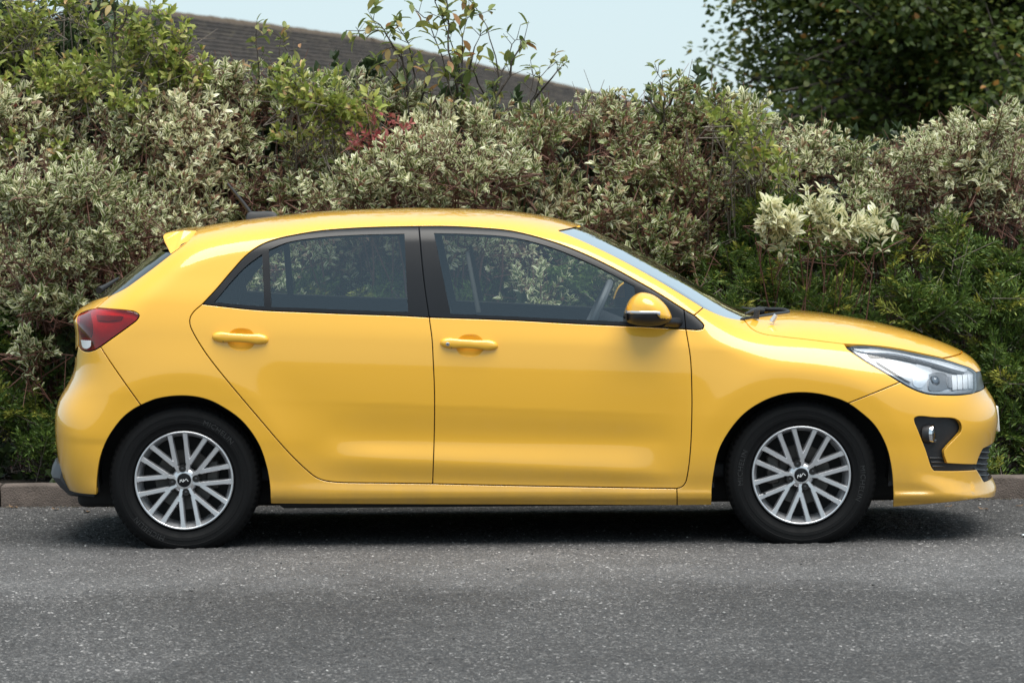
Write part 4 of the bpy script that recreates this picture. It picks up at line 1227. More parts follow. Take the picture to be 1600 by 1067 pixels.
tun = bm_obj('cabin_floor', rounded_box((2.5, 1.40, .06), .02), M['cabin'], CAR); tun.location = (-.2, 0, .30)
bh = bm_obj('parcel_shelf', rounded_box((.42, 1.15, .04), .015), M['cabin'], CAR); bh.location = (-1.50, 0, .90)
M['wheel_rim'] = principled('grey_steering_leather', (0.22, 0.22, 0.23), 0.4)  # steering rim coloured pale in place of light falling on it
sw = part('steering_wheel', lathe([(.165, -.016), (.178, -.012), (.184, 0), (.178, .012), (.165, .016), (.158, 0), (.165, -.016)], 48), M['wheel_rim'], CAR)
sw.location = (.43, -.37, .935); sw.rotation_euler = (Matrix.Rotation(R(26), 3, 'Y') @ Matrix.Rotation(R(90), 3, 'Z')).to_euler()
sc_o = part('steering_column', tube([(.44, -.37, .93), (.80, -.37, .78)], [.05, .05], 16), M['cabin'], CAR)
rm = bm_obj('rear_view_mirror', rounded_box((.03, .24, .06), .012), M['plastic'], CAR); rm.location = (.36, 0, 1.26)
# black seal along the rear edge of the bonnet
def bonnet_rear(t):
    e0 = E['BONNET'][0]; C = np.array([np.interp(S_COWL_B, SIL_S, SIL[:, 0]), np.interp(S_COWL_B, SIL_S, SIL[:, 1])])
    q = C + (e0 - C) * t
    return q[0], float(fbody(q[0], q[1])[0]) if t > 0 else 0.0, q[1]
P = [bonnet_rear(t) for t in (1, .8, .6, .42, .28, .17, .09, .04, .015, .004, 0)]
P = [(a - .010, -b, c + .001) for a, b, c in P] + [(a - .010, b, c + .001) for a, b, c in P[-2::-1]]
part('bonnet_seal', tube(P, .009, 8), M['plastic'], CAR)
M['pillar_lining'] = principled('pale_pillar_lining', (0.20, 0.18, 0.15), 0.8, noise=0.08)
for s in (-1, 1):
    q = unproj(752, 470, .70); q2 = unproj(735, 385, .60)
    V, F = tube([(q[0], s * .742, q[1]), ((q[0] + q2[0]) / 2, s * .705, (q[1] + q2[1]) / 2), (q2[0], s * .640, q2[1])], [.011, .010, .009], 10)
    part('pillar_lining', (V, F), M['pillar_lining'], CAR)
# ================================================================== ground, kerb, verge
KX, KY = unproj_z(400, 787.5)
KY = 0.5 * (unproj_z(30, 787.5)[1] + unproj_z(1580, 783)[1])
KERB_H = 0.105
def asphalt():
    m, nt, out = new_mat('worn_asphalt')
    p = nt.nodes.new('ShaderNodeBsdfPrincipled'); p.inputs['Roughness'].default_value = 0.82; p.inputs['Specular IOR Level'].default_value = 0.35
    g = nt.nodes.new('ShaderNodeNewGeometry')
    pos = g.outputs['Position']
    def noise(scale, detail=4, rough=0.55, vec=None, dist=0.0):
        n = nt.nodes.new('ShaderNodeTexNoise'); n.inputs['Scale'].default_value = scale; n.inputs['Detail'].default_value = detail; n.inputs['Roughness'].default_value = rough; n.inputs['Distortion'].default_value = dist
        nt.links.new(vec or pos, n.inputs['Vector']); return n.outputs[0]
    def ramp(src, stops):
        r = nt.nodes.new('ShaderNodeValToRGB'); e = r.color_ramp.elements
        while len(e) < len(stops): e.new(0.5)
        for k, (t, c) in zip(e, stops): k.position = t; k.color = (*c, 1) if len(c) == 3 else c
        nt.links.new(src, r.inputs[0]); return r.outputs[0]
    def mix(a, b, f, mode='MIX'):
        x = nt.nodes.new('ShaderNodeMix'); x.data_type = 'RGBA'; x.blend_type = mode
        for s, v in ((6, a), (7, b)):
            if isinstance(v, tuple): x.inputs[s].default_value = (*v, 1)
            else: nt.links.new(v, x.inputs[s])
        if isinstance(f, float): x.inputs[0].default_value = f
        else: nt.links.new(f, x.inputs[0])
        return x.outputs[2]
    def math_(op, a, b):
        n = nt.nodes.new('ShaderNodeMath'); n.operation = op
        for i, v in enumerate((a, b)):
            if isinstance(v, (int, float)): n.inputs[i].default_value = v
            else: nt.links.new(v, n.inputs[i])
        return n.outputs[0]
    # aggregate: two sizes of chips
    v1 = nt.nodes.new('ShaderNodeTexVoronoi'); v1.inputs['Scale'].default_value = 95; nt.links.new(pos, v1.inputs['Vector'])
    v2 = nt.nodes.new('ShaderNodeTexVoronoi'); v2.inputs['Scale'].default_value = 210; nt.links.new(pos, v2.inputs['Vector'])
    sep1 = nt.nodes.new('ShaderNodeSeparateColor'); nt.links.new(v1.outputs['Color'], sep1.inputs[0])
    sep2 = nt.nodes.new('ShaderNodeSeparateColor'); nt.links.new(v2.outputs['Color'], sep2.inputs[0])
    chip1 = ramp(sep1.outputs[0], [(0.0, (.045, .045, .048)), (.45, (.075, .074, .076)), (.78, (.12, .118, .118)), (.93, (.25, .245, .24)), (1.0, (.62, .61, .60))])
    chip2 = ramp(sep2.outputs[1], [(0.0, (.035, .035, .037)), (.5, (.075, .074, .075)), (.85, (.15, .147, .146)), (1.0, (.36, .355, .35))])
    col = mix(chip1, chip2, ramp(noise(60, 3), [(.42, (0, 0, 0)), (.58, (1, 1, 1))]))
    # dust, wear and oil: long streaks along the road
    mp = nt.nodes.new('ShaderNodeMapping'); mp.inputs['Scale'].default_value = (0.8, 0.55, 1); nt.links.new(pos, mp.inputs[0])
    streak = noise(1.1, 4, 0.55, mp.outputs[0], 0.6)
    wear = ramp(streak, [(0.28, (0.66, 0.65, 0.65)), (0.5, (0.90, 0.90, 0.90)), (0.72, (1.30, 1.30, 1.30))])
    col = mix(col, wear, 1.0, 'MULTIPLY')
    col = mix(col, (.56, .545, .54), 1.0, 'MULTIPLY')
    # a pale dusty strip along the parking edge
    sy = nt.nodes.new('ShaderNodeSeparateXYZ'); nt.links.new(pos, sy.inputs[0])
    wob = math_('ADD', math_('MULTIPLY', math_('SUBTRACT', noise(0.7, 5, 0.6), 0.5), 1.6), math_('MULTIPLY', math_('SUBTRACT', noise(9.0, 4, 0.7), 0.5), 0.9))
    yy = math_('ADD', sy.outputs['Y'], wob)
    band = ramp(math_('DIVIDE', math_('ADD', yy, 6.0), 8.0), [(0.40, (0, 0, 0)), (0.47, (1, 1, 1)), (0.60, (1, 1, 1)), (0.70, (0, 0, 0))])
    fb_ = nt.nodes.new('ShaderNodeMath'); fb_.operation = 'MULTIPLY'; nt.links.new(band, fb_.inputs[0]); nt.links.new(noise(3.0, 6, 0.7), fb_.inputs[1])
    pale_ = mix(mix(col, (1.75, 1.75, 1.77), 1.0, 'MULTIPLY'), (.150, .149, .150), 0.28)
    col = mix(col, pale_, math_('MULTIPLY', fb_.outputs[0], 1.35))
    nt.links.new(col, p.inputs['Base Color'])
    h = math_('ADD', math_('MULTIPLY', v1.outputs['Distance'], 1.0), math_('MULTIPLY', v2.outputs['Distance'], 0.5))
    h = math_('ADD', h, math_('MULTIPLY', noise(35, 5, 0.7), 0.9))
    b = nt.nodes.new('ShaderNodeBump'); b.inputs['Strength'].default_value = 0.7; b.inputs['Distance'].default_value = 0.004; b.invert = True
    nt.links.new(h, b.inputs['Height']); nt.links.new(b.outputs[0], p.inputs['Normal'])
    nt.links.new(p.outputs[0], out.inputs['Surface'])
    return m
M['asphalt'] = asphalt()
M['soil'] = principled('dark_leafy_soil', (0.035, 0.027, 0.019), 0.95, noise=0.5, nscale=25, bump=1.0, bscale=60)
M['earth'] = principled('rough_grass', (0.07, 0.085, 0.03), 0.95, noise=0.4, nscale=3, bump=0.6, bscale=30)
def sheet(name, x0, x1, y0, y1, z, mat, nx=2, ny=2, relief=0.0):
    X, Y = np.meshgrid(np.linspace(x0, x1, nx), np.linspace(y0, y1, ny))
    Z = np.full_like(X, z) + (relief * (rng.random(X.shape) - .5) if relief else 0)
    V = np.c_[X.ravel(), Y.ravel(), Z.ravel()]
    F = [(j * nx + i, j * nx + i + 1, (j + 1) * nx + i + 1, (j + 1) * nx + i) for j in range(ny - 1) for i in range(nx - 1)]
    o = mesh_obj(name, V, F, mat); tag(o, kind='structure'); return o
sheet('ground', -900, 900, -60, 2500, -0.02, M['earth'])
def road_mesh():
    """open asphalt: a fine rough patch where the photograph looks, plain sheets around it"""
    x0, x1, y0, y1 = -3.0, 3.0, -5.8, KY + .01
    xs = np.arange(x0, x1 + .005, .0135); ys = np.arange(y0, y1 + .006, .0175); xs[-1] = x1; ys[-1] = y1
    X, Y = np.meshgrid(xs, ys)
    X = X + rng.uniform(-.005, .005, X.shape); Y = Y + rng.uniform(-.0065, .0065, Y.shape)
    Z = .0058 * rng.random(X.shape) ** 1.7 - .002
    ed = np.zeros(X.shape, bool); ed[0] = ed[-1] = True; ed[:, 0] = ed[:, -1] = True
    X[:, 0] = x0; X[:, -1] = x1; Y[0] = y0; Y[-1] = y1; Z[ed] = 0
    ny, nx = X.shape
    V = np.c_[X.ravel(), Y.ravel(), Z.ravel()]
    i = np.arange(nx - 1)[None] + (np.arange(ny - 1) * nx)[:, None]; i = i.ravel()
    T = np.vstack([np.c_[i, i + 1, i + nx + 1], np.c_[i, i + nx + 1, i + nx]])
    n = len(V)
    far = np.array([(-120, -60, 0), (120, -60, 0), (120, y0, 0), (x1, y0, 0), (x0, y0, 0), (-120, y0, 0), (-120, y1, 0), (x0, y1, 0), (x1, y1, 0), (120, y1, 0)], float)
    V = np.vstack([V, far])
    Q = np.array([(0, 1, 2, 5), (5, 4, 7, 6), (3, 2, 9, 8)]) + n
    me = fast_mesh('road', V, Q, T, mat=M['asphalt'])
    o = link(bpy.data.objects.new('road', me)); tag(o, kind='structure')
road_mesh()
sheet('planting_bed', -30, 30, KY + 0.10, 9.0, KERB_H - 0.035, M['soil'], 160, 60, 0.05)
def kerb_mat():
    return principled('weathered_kerb_concrete', (0.112, 0.088, 0.075), 0.9, noise=0.35, nscale=14, bump=0.6, bscale=140)
M['kerb'] = kerb_mat()
kerb = empty('kerb', (0, KY, 0)); tag(kerb, kind='structure')
KL = 0.915
bmk = bmesh.new(); bmesh.ops.create_cube(bmk, size=1.0); bmesh.ops.scale(bmk, vec=(KL - .009, .125, KERB_H + .08), verts=bmk.verts)
bmesh.ops.bevel(bmk, geom=[e for e in bmk.edges if all(v.co.z > 0 for v in e.verts)], offset=.014, segments=3, profile=.5, affect='EDGES')
bmesh.ops.subdivide_edges(bmk, edges=[e for e in bmk.edges if e.calc_length() > .5], cuts=10)
for v in bmk.verts: v.co += Vector((0, random.uniform(-.0025, .0025), random.uniform(-.002, .002)))
k0 = bm_obj('kerb_stone', bmk, M['kerb'], kerb, True, R(35)); kme = k0.data
kx0 = unproj_z(8, 787)[0]
bpy.data.objects.remove(k0)
for i in range(-9, 14):
    o = share('kerb_stone', kme, kerb, (kx0 + KL * (i + .5), .0625, (KERB_H - .08) / 2 + random.uniform(-.004, .004)), (random.uniform(-.01, .01), random.uniform(-.003, .003), 0))
# the dirt that gathers in the channel and loose grit
def grit(name, n, xr, yr, zr, smin, smax, mat, label, cat, fn=None):
    ico = bmesh.new(); bmesh.ops.create_icosphere(ico, subdivisions=1, radius=1.0)
    bv = np.array([v.co[:] for v in ico.verts]); bf = np.array([[v.index for v in f.verts] for f in ico.faces]); ico.free()
    c = np.c_[rng.uniform(*xr, n), rng.uniform(*yr, n), np.zeros(n)]
    if fn is not None: c[:, 1] = fn(n)
    s = smin * (smax / smin) ** (rng.random(n) ** 2.2)
    V = bv[None] * (s[:, None, None] * rng.uniform(.55, 1.25, (n, len(bv), 1))) * np.array([1.2, 1.0, .7])
    a = rng.uniform(0, 6.28, n); ca, sa = np.cos(a), np.sin(a)
    V = np.stack([V[..., 0] * ca[:, None] - V[..., 1] * sa[:, None], V[..., 0] * sa[:, None] + V[..., 1] * ca[:, None], V[..., 2]], -1)
    c[:, 2] = zr + s * .25
    V = V + c[:, None, :]
    T = bf[None] + (np.arange(n) * len(bv))[:, None, None]
    me = fast_mesh(name, V.reshape(-1, 3), tris=T.reshape(-1, 3), attrs={'rnd': np.repeat(rng.random(n), len(bv))}, mat=mat)
    o = link(bpy.data.objects.new(name, me)); tag(o, label, cat, kind='stuff'); return o
def rnd_mat(name, stops, rough=0.8):
    m, nt, out = new_mat(name)
    a = nt.nodes.new('ShaderNodeAttribute'); a.attribute_name = 'rnd'
    r = nt.nodes.new('ShaderNodeValToRGB'); e = r.color_ramp.elements
    while len(e) < len(stops): e.new(.5)
    for k, (t, c) in zip(e, stops): k.position = t; k.color = (*c, 1)
    p = nt.nodes.new('ShaderNodeBsdfPrincipled'); p.inputs['Roughness'].default_value = rough
    nt.links.new(a.outputs['Fac'], r.inputs[0]); nt.links.new(r.outputs[0], p.inputs['Base Color']); nt.links.new(p.outputs[0], out.inputs['Surface'])
    return m
M['grit'] = rnd_mat('loose_stone_chips', [(0, (.05, .05, .05)), (.5, (.10, .10, .10)), (.85, (.22, .215, .21)), (1, (.48, .47, .45))])
grit('loose_grit', 4200, (-3.4, 3.4), (-5.2, KY), 0.0, .0014, .0062, M['grit'], 'fine stone chips scattered over the asphalt', 'grit')
grit('channel_dirt', 2200, (-3.2, 3.2), (0, 1), 0.0, .002, .008, rnd_mat('channel_soil_crumbs', [(0, (.02, .017, .012)), (.7, (.06, .05, .035)), (1, (.16, .13, .09))]), 'dark soil crumbs along the foot of the kerb', 'dirt', fn=lambda n: KY - .005 - np.abs(rng.normal(0, .035, n)))

# ================================================================== foliage tools
def leaf_template(kind):
    """verts (u across, v along, w up), uv, quads, tris of one leaf of unit length"""
    if kind == 'lance':
        st = [(.28, .36), (.55, .42), (.80, .27)]
    elif kind == 'oval':
        st = [(.22, .42), (.52, .52), (.80, .36)]
    else:
        st = [(.3, .3), (.6, .3), (.85, .2)]
    V = [(0, 0, 0)]; UV = [(.5, 0)]
    for t, w in st:
        bend = -0.16 * t * t
        for s in (-1, 0, 1):
            V.append((s * w * .5, t, bend + (0.07 if s else 0.0))); UV.append((.5 + .5 * s, t))
    V.append((0, 1, -.20)); UV.append((.5, 1))
    Q = [(1, 2, 5, 4), (2, 3, 6, 5), (4, 5, 8, 7), (5, 6, 9, 8)]
    T = [(0, 2, 1), (0, 3, 2), (7, 8, 10), (8, 9, 10)]
    return np.array(V, float), np.array(UV, float), np.array(Q), np.array(T)
def diamond_template():
    V = [(0, 0, 0), (.5, .45, .02), (0, 1, -.08), (-.5, .45, .02)]
    return np.array(V, float), np.array([(.5, 0), (1, .45), (.5, 1), (0, .45)], float), np.array([(0, 1, 2, 3)]), np.zeros((0, 3), int)
def maple_template():
    V = np.array([(0, 0, 0), (.46, .22, .06), (.30, .62, .03), (0, 1, -.08), (-.30, .62, .03), (-.46, .22, .06)], float)
    return V, np.c_[V[:, 0] + .5, V[:, 1]], np.array([(0, 1, 2, 3), (0, 3, 4, 5)]), np.zeros((0, 3), int)
def leaves_mesh(name, tmpl, P, D, U, L, W, attrs, mat):
    """P base (n,3), D direction, U up-ish, L length, W width factor"""
    tv, tuv, tq, tt = tmpl
    D = D / (np.linalg.norm(D, axis=1)[:, None] + 1e-9)
    S = np.cross(D, U); S /= np.linalg.norm(S, axis=1)[:, None] + 1e-9
    Nn = np.cross(S, D)
    n, k = len(P), len(tv)
    V = P[:, None] + (S[:, None] * tv[None, :, 0:1] * W[:, None, None] + D[:, None] * tv[None, :, 1:2] + Nn[:, None] * tv[None, :, 2:3]) * L[:, None, None]
    off = (np.arange(n) * k)[:, None, None]
    Q = (tq[None] + off).reshape(-1, 4) if len(tq) else None
    T = (tt[None] + off).reshape(-1, 3) if len(tt) else None
    at = {a: np.repeat(v, k) for a, v in attrs.items()}
    return fast_mesh(name, V.reshape(-1, 3), Q, T, np.tile(tuv, (n, 1)), at, mat)
def sticks_mesh(name, A, B, ra, rb, mat, attrs=None):
    """many thin three-sided twigs"""
    D = B - A; D = D / (np.linalg.norm(D, axis=1)[:, None] + 1e-9)
    ref = np.where(np.abs(D[:, 2:3]) > .9, np.array([[1., 0, 0]]), np.array([[0, 0, 1.]]))
    S = np.cross(D, ref); S /= np.linalg.norm(S, axis=1)[:, None] + 1e-9; T = np.cross(S, D)
    ra = np.broadcast_to(ra, len(A)); rb = np.broadcast_to(rb, len(A))
    vs = []
    for c, r in ((A, ra), (B, rb)):
        for k in range(4):
            a = 2 * math.pi * k / 4
            vs.append(c + (S * math.cos(a) + T * math.sin(a)) * r[:, None])
    V = np.stack(vs, 1)
    off = (np.arange(len(A)) * 8)[:, None, None]
    Q = np.array([(k, (k + 1) % 4, 4 + (k + 1) % 4, 4 + k) for k in range(4)])[None] + off
    return fast_mesh(name, V.reshape(-1, 3), Q.reshape(-1, 4), None, None, {k: np.repeat(v, 8) for k, v in (attrs or {}).items()}, mat, smooth=True)
def leaf_mat(name, build, rough=0.45, trans=0.22, spec=0.4):
    m, nt, out = new_mat(name)
    p = nt.nodes.new('ShaderNodeBsdfPrincipled'); p.inputs['Roughness'].default_value = rough; p.inputs['Specular IOR Level'].default_value = spec
    tl = nt.nodes.new('ShaderNodeBsdfTranslucent')
    mx = nt.nodes.new('ShaderNodeMixShader'); mx.inputs[0].default_value = trans
    col = build(nt)
    nt.links.new(col, p.inputs['Base Color']); nt.links.new(col, tl.inputs['Color'])
    nt.links.new(p.outputs[0], mx.inputs[1]); nt.links.new(tl.outputs[0], mx.inputs[2]); nt.links.new(mx.outputs[0], out.inputs['Surface'])
    return m
def n_attr(nt, name):
    a = nt.nodes.new('ShaderNodeAttribute'); a.attribute_name = name; return a.outputs['Fac']
def n_math(nt, op, a, b=0.0, clamp=False):
    n = nt.nodes.new('ShaderNodeMath'); n.operation = op; n.use_clamp = clamp
    for i, v in enumerate((a, b)):
        if isinstance(v, (int, float)): n.inputs[i].default_value = v
        else: nt.links.new(v, n.inputs[i])
    return n.outputs[0]
def n_mix(nt, a, b, f):
    x = nt.nodes.new('ShaderNodeMix'); x.data_type = 'RGBA'
    for s, v in ((6, a), (7, b)):
        if isinstance(v, tuple): x.inputs[s].default_value = (*v, 1)
        else: nt.links.new(v, x.inputs[s])
    if isinstance(f, (int, float)): x.inputs[0].default_value = f
    else: nt.links.new(f, x.inputs[0])
    return x.outputs[2]
def n_ramp(nt, src, stops):
    r = nt.nodes.new('ShaderNodeValToRGB'); e = r.color_ramp.elements
    while len(e) < len(stops): e.new(.5)
    for k, (t, c) in zip(e, stops): k.position = t; k.color = (*c, 1)
    nt.links.new(src, r.inputs[0]); return r.outputs[0]
def dogwood(nt):
    uv = nt.nodes.new('ShaderNodeUVMap'); sp_ = nt.nodes.new('ShaderNodeSeparateXYZ'); nt.links.new(uv.outputs[0], sp_.inputs[0])
    edge = n_math(nt, 'MULTIPLY', n_math(nt, 'ABSOLUTE', n_math(nt, 'SUBTRACT', sp_.outputs['X'], .5)), 2.0)
    nz = nt.nodes.new('ShaderNodeTexNoise'); nz.inputs['Scale'].default_value = 60; nz.inputs['Detail'].default_value = 2
    g = nt.nodes.new('ShaderNodeNewGeometry'); nt.links.new(g.outputs['Position'], nz.inputs['Vector'])
    edge = n_math(nt, 'ADD', edge, n_math(nt, 'MULTIPLY', n_math(nt, 'SUBTRACT', nz.outputs[0], .5), .9))
    edge = n_math(nt, 'ADD', edge, n_math(nt, 'MULTIPLY', n_math(nt, 'SUBTRACT', sp_.outputs['Y'], .5), .35))
    edge = n_math(nt, 'ADD', edge, n_math(nt, 'MULTIPLY', n_math(nt, 'SUBTRACT', n_attr(nt, 'pale'), .5), 1.1))
    mr = nt.nodes.new('ShaderNodeMapRange'); mr.inputs[1].default_value = .52; mr.inputs[2].default_value = .74; nt.links.new(edge, mr.inputs[0])
    green = n_ramp(nt, n_attr(nt, 'rnd'), [(0, (.080, .115, .030)), (.5, (.165, .215, .060)), (1, (.27, .31, .09))])
    cream = n_ramp(nt, n_attr(nt, 'rnd'), [(0, (.64, .61, .35)), (.5, (.84, .81, .55)), (1, (.92, .90, .70))])
    col = n_mix(nt, green, cream, mr.outputs[0])
    red = n_ramp(nt, n_attr(nt, 'rnd'), [(0, (.20, .06, .05)), (.5, (.34, .16, .11)), (1, (.46, .29, .19))])
    return n_mix(nt, col, red, n_attr(nt, 'red'))
def simple_leaf(stops, tipcol=None):
    def b(nt):
        col = n_ramp(nt, n_attr(nt, 'rnd'), stops)
        if tipcol: col = n_mix(nt, col, tipcol, n_attr(nt, 'tip'))
        return col
    return b
M['dogwood_leaf'] = leaf_mat('variegated_leaf', dogwood, trans=.30)
M['elder_leaf'] = leaf_mat('yellow_green_leaf', simple_leaf([(0, (.13, .19, .035)), (.35, (.25, .31, .06)), (.75, (.44, .46, .12)), (.93, (.60, .54, .22)), (1, (.66, .42, .20))]), trans=.3)
M['dark_leaf'] = leaf_mat('dark_green_leaf', simple_leaf([(0, (.022, .036, .014)), (.6, (.045, .070, .024)), (1, (.085, .11, .035))]))  # undergrowth green, darkened to put shade into the hedge depth
M['sapling_leaf'] = leaf_mat('sapling_leaf', simple_leaf([(0, (.10, .14, .04)), (.5, (.21, .25, .07)), (.8, (.36, .34, .11)), (1, (.44, .24, .11))]), trans=.35)
M['pink_leaf'] = leaf_mat('pink_leaf', simple_leaf([(0, (.30, .06, .07)), (.5, (.46, .13, .13)), (1, (.52, .27, .18))]), trans=.25)
M['conifer'] = leaf_mat('fine_evergreen_leaf', simple_leaf([(0, (.036, .070, .014)), (.5, (.085, .145, .026)), (.85, (.15, .22, .038)), (1, (.25, .30, .055))], (.58, .53, .09)), rough=.5, trans=.15)
M['tree_leaf'] = leaf_mat('tree_leaf', simple_leaf([(0, (.038, .062, .016)), (.6, (.085, .120, .028)), (.9, (.17, .18, .040)), (.97, (.30, .23, .05)), (1, (.36, .17, .05))]), trans=.38)
M['red_twig'] = principled('red_brown_twig', (.15, .066, .046), .6, noise=.35, nscale=30)
M['grey_twig'] = principled('grey_twig', (.17, .14, .115), .7, noise=.35, nscale=30)
M['bark'] = principled('dark_bark', (.055, .045, .036), .9, noise=.4, nscale=20, bump=.5, bscale=60)

def scale_at(Y): return FPX / (Y - CAM.y)
def at(px, row, Y):
    x, z = unproj(px, row, Y); return np.array([x, Y, z])
def unit(v): return v / (np.linalg.norm(v, axis=-1, keepdims=True) + 1e-9)
def shoots(clumps, per, L0, L1, upb=.55, front=.55):
    """clumps: (centre, radius, weight...). returns base, dir, length, clump index"""
    B, D, Ln, C = [], [], [], []
    for i, c in enumerate(clumps):
        n = max(3, int(per * (c[1] / .19) ** 2 * (c[2] if len(c) > 2 else 1)))
        u = unit(rng.normal(size=(n * 3, 3)))
        ok = (u[:, 1] < front) & (u[:, 2] > -.55)
        u = u[ok][:n]; n = len(u)
        r = c[1] * (1 - .38 * rng.random(n) ** 1.6) * rng.uniform(.9, 1.12, n)
        tip = np.array(c[0]) + u * r[:, None] * np.array([1.0, 1.0, .95])
        d = unit(u * .75 + np.array([0, -.10, upb]) + rng.normal(size=(n, 3)) * .28)
        l = rng.uniform(L0, L1, n)
        B.append(tip - d * l[:, None]); D.append(d); Ln.append(l); C.append(np.full(n, i))
    return np.vstack(B), np.vstack(D), np.concatenate(Ln), np.concatenate(C)
def shoot_leaves(B, D, Ln, nodes, tip_leaves, l0, l1, droop=.25, open_deg=(62, 30), first=.25, size_grow=.25):
    """leaf bases/directions for opposite pairs along each shoot + a rosette at the tip"""
    n = len(B)
    ref = unit(rng.normal(size=(n, 3)))
    S = unit(np.cross(D, ref)); T = np.cross(D, S)
    P, DD, UU, LL, ID = [], [], [], [], []
    for k in range(nodes):
        t = first + (1 - first) * (k + rng.uniform(-.25, .25, n)) / nodes
        ang = (k % 2) * math.pi / 2 + rng.normal(0, .3, n)
        for s in (0, math.pi):
            rad = S * np.cos(ang + s)[:, None] + T * np.sin(ang + s)[:, None]
            op = R(1) * (open_deg[0] + (open_deg[1] - open_deg[0]) * t + rng.normal(0, 10, n))
            d = D * np.cos(op)[:, None] + rad * np.sin(op)[:, None]
            d[:, 2] -= droop * rng.random(n)
            P.append(B + D * (Ln * t)[:, None]); DD.append(unit(d)); UU.append(unit(D * np.sin(op)[:, None] - rad * np.cos(op)[:, None] + rng.normal(size=(n, 3)) * .25))
            LL.append(rng.uniform(l0, l1, n) * (1 - size_grow + size_grow * np.sin(t * 2.2))); ID.append(np.arange(n))
    for k in range(tip_leaves):
        ang = 2 * math.pi * k / tip_leaves + rng.normal(0, .3, n)
        rad = S * np.cos(ang)[:, None] + T * np.sin(ang)[:, None]
        op = R(1) * (open_deg[1] * .8 + rng.normal(0, 12, n))
        d = D * np.cos(op)[:, None] + rad * np.sin(op)[:, None]
        P.append(B + D * (Ln * .98)[:, None]); DD.append(unit(d)); UU.append(unit(D * np.sin(op)[:, None] - rad * np.cos(op)[:, None] + rng.normal(size=(n, 3)) * .2))
        LL.append(rng.uniform(l0 * .75, l1, n)); ID.append(np.arange(n))
    return np.vstack(P), np.vstack(DD), np.vstack(UU), np.concatenate(LL), np.concatenate(ID)
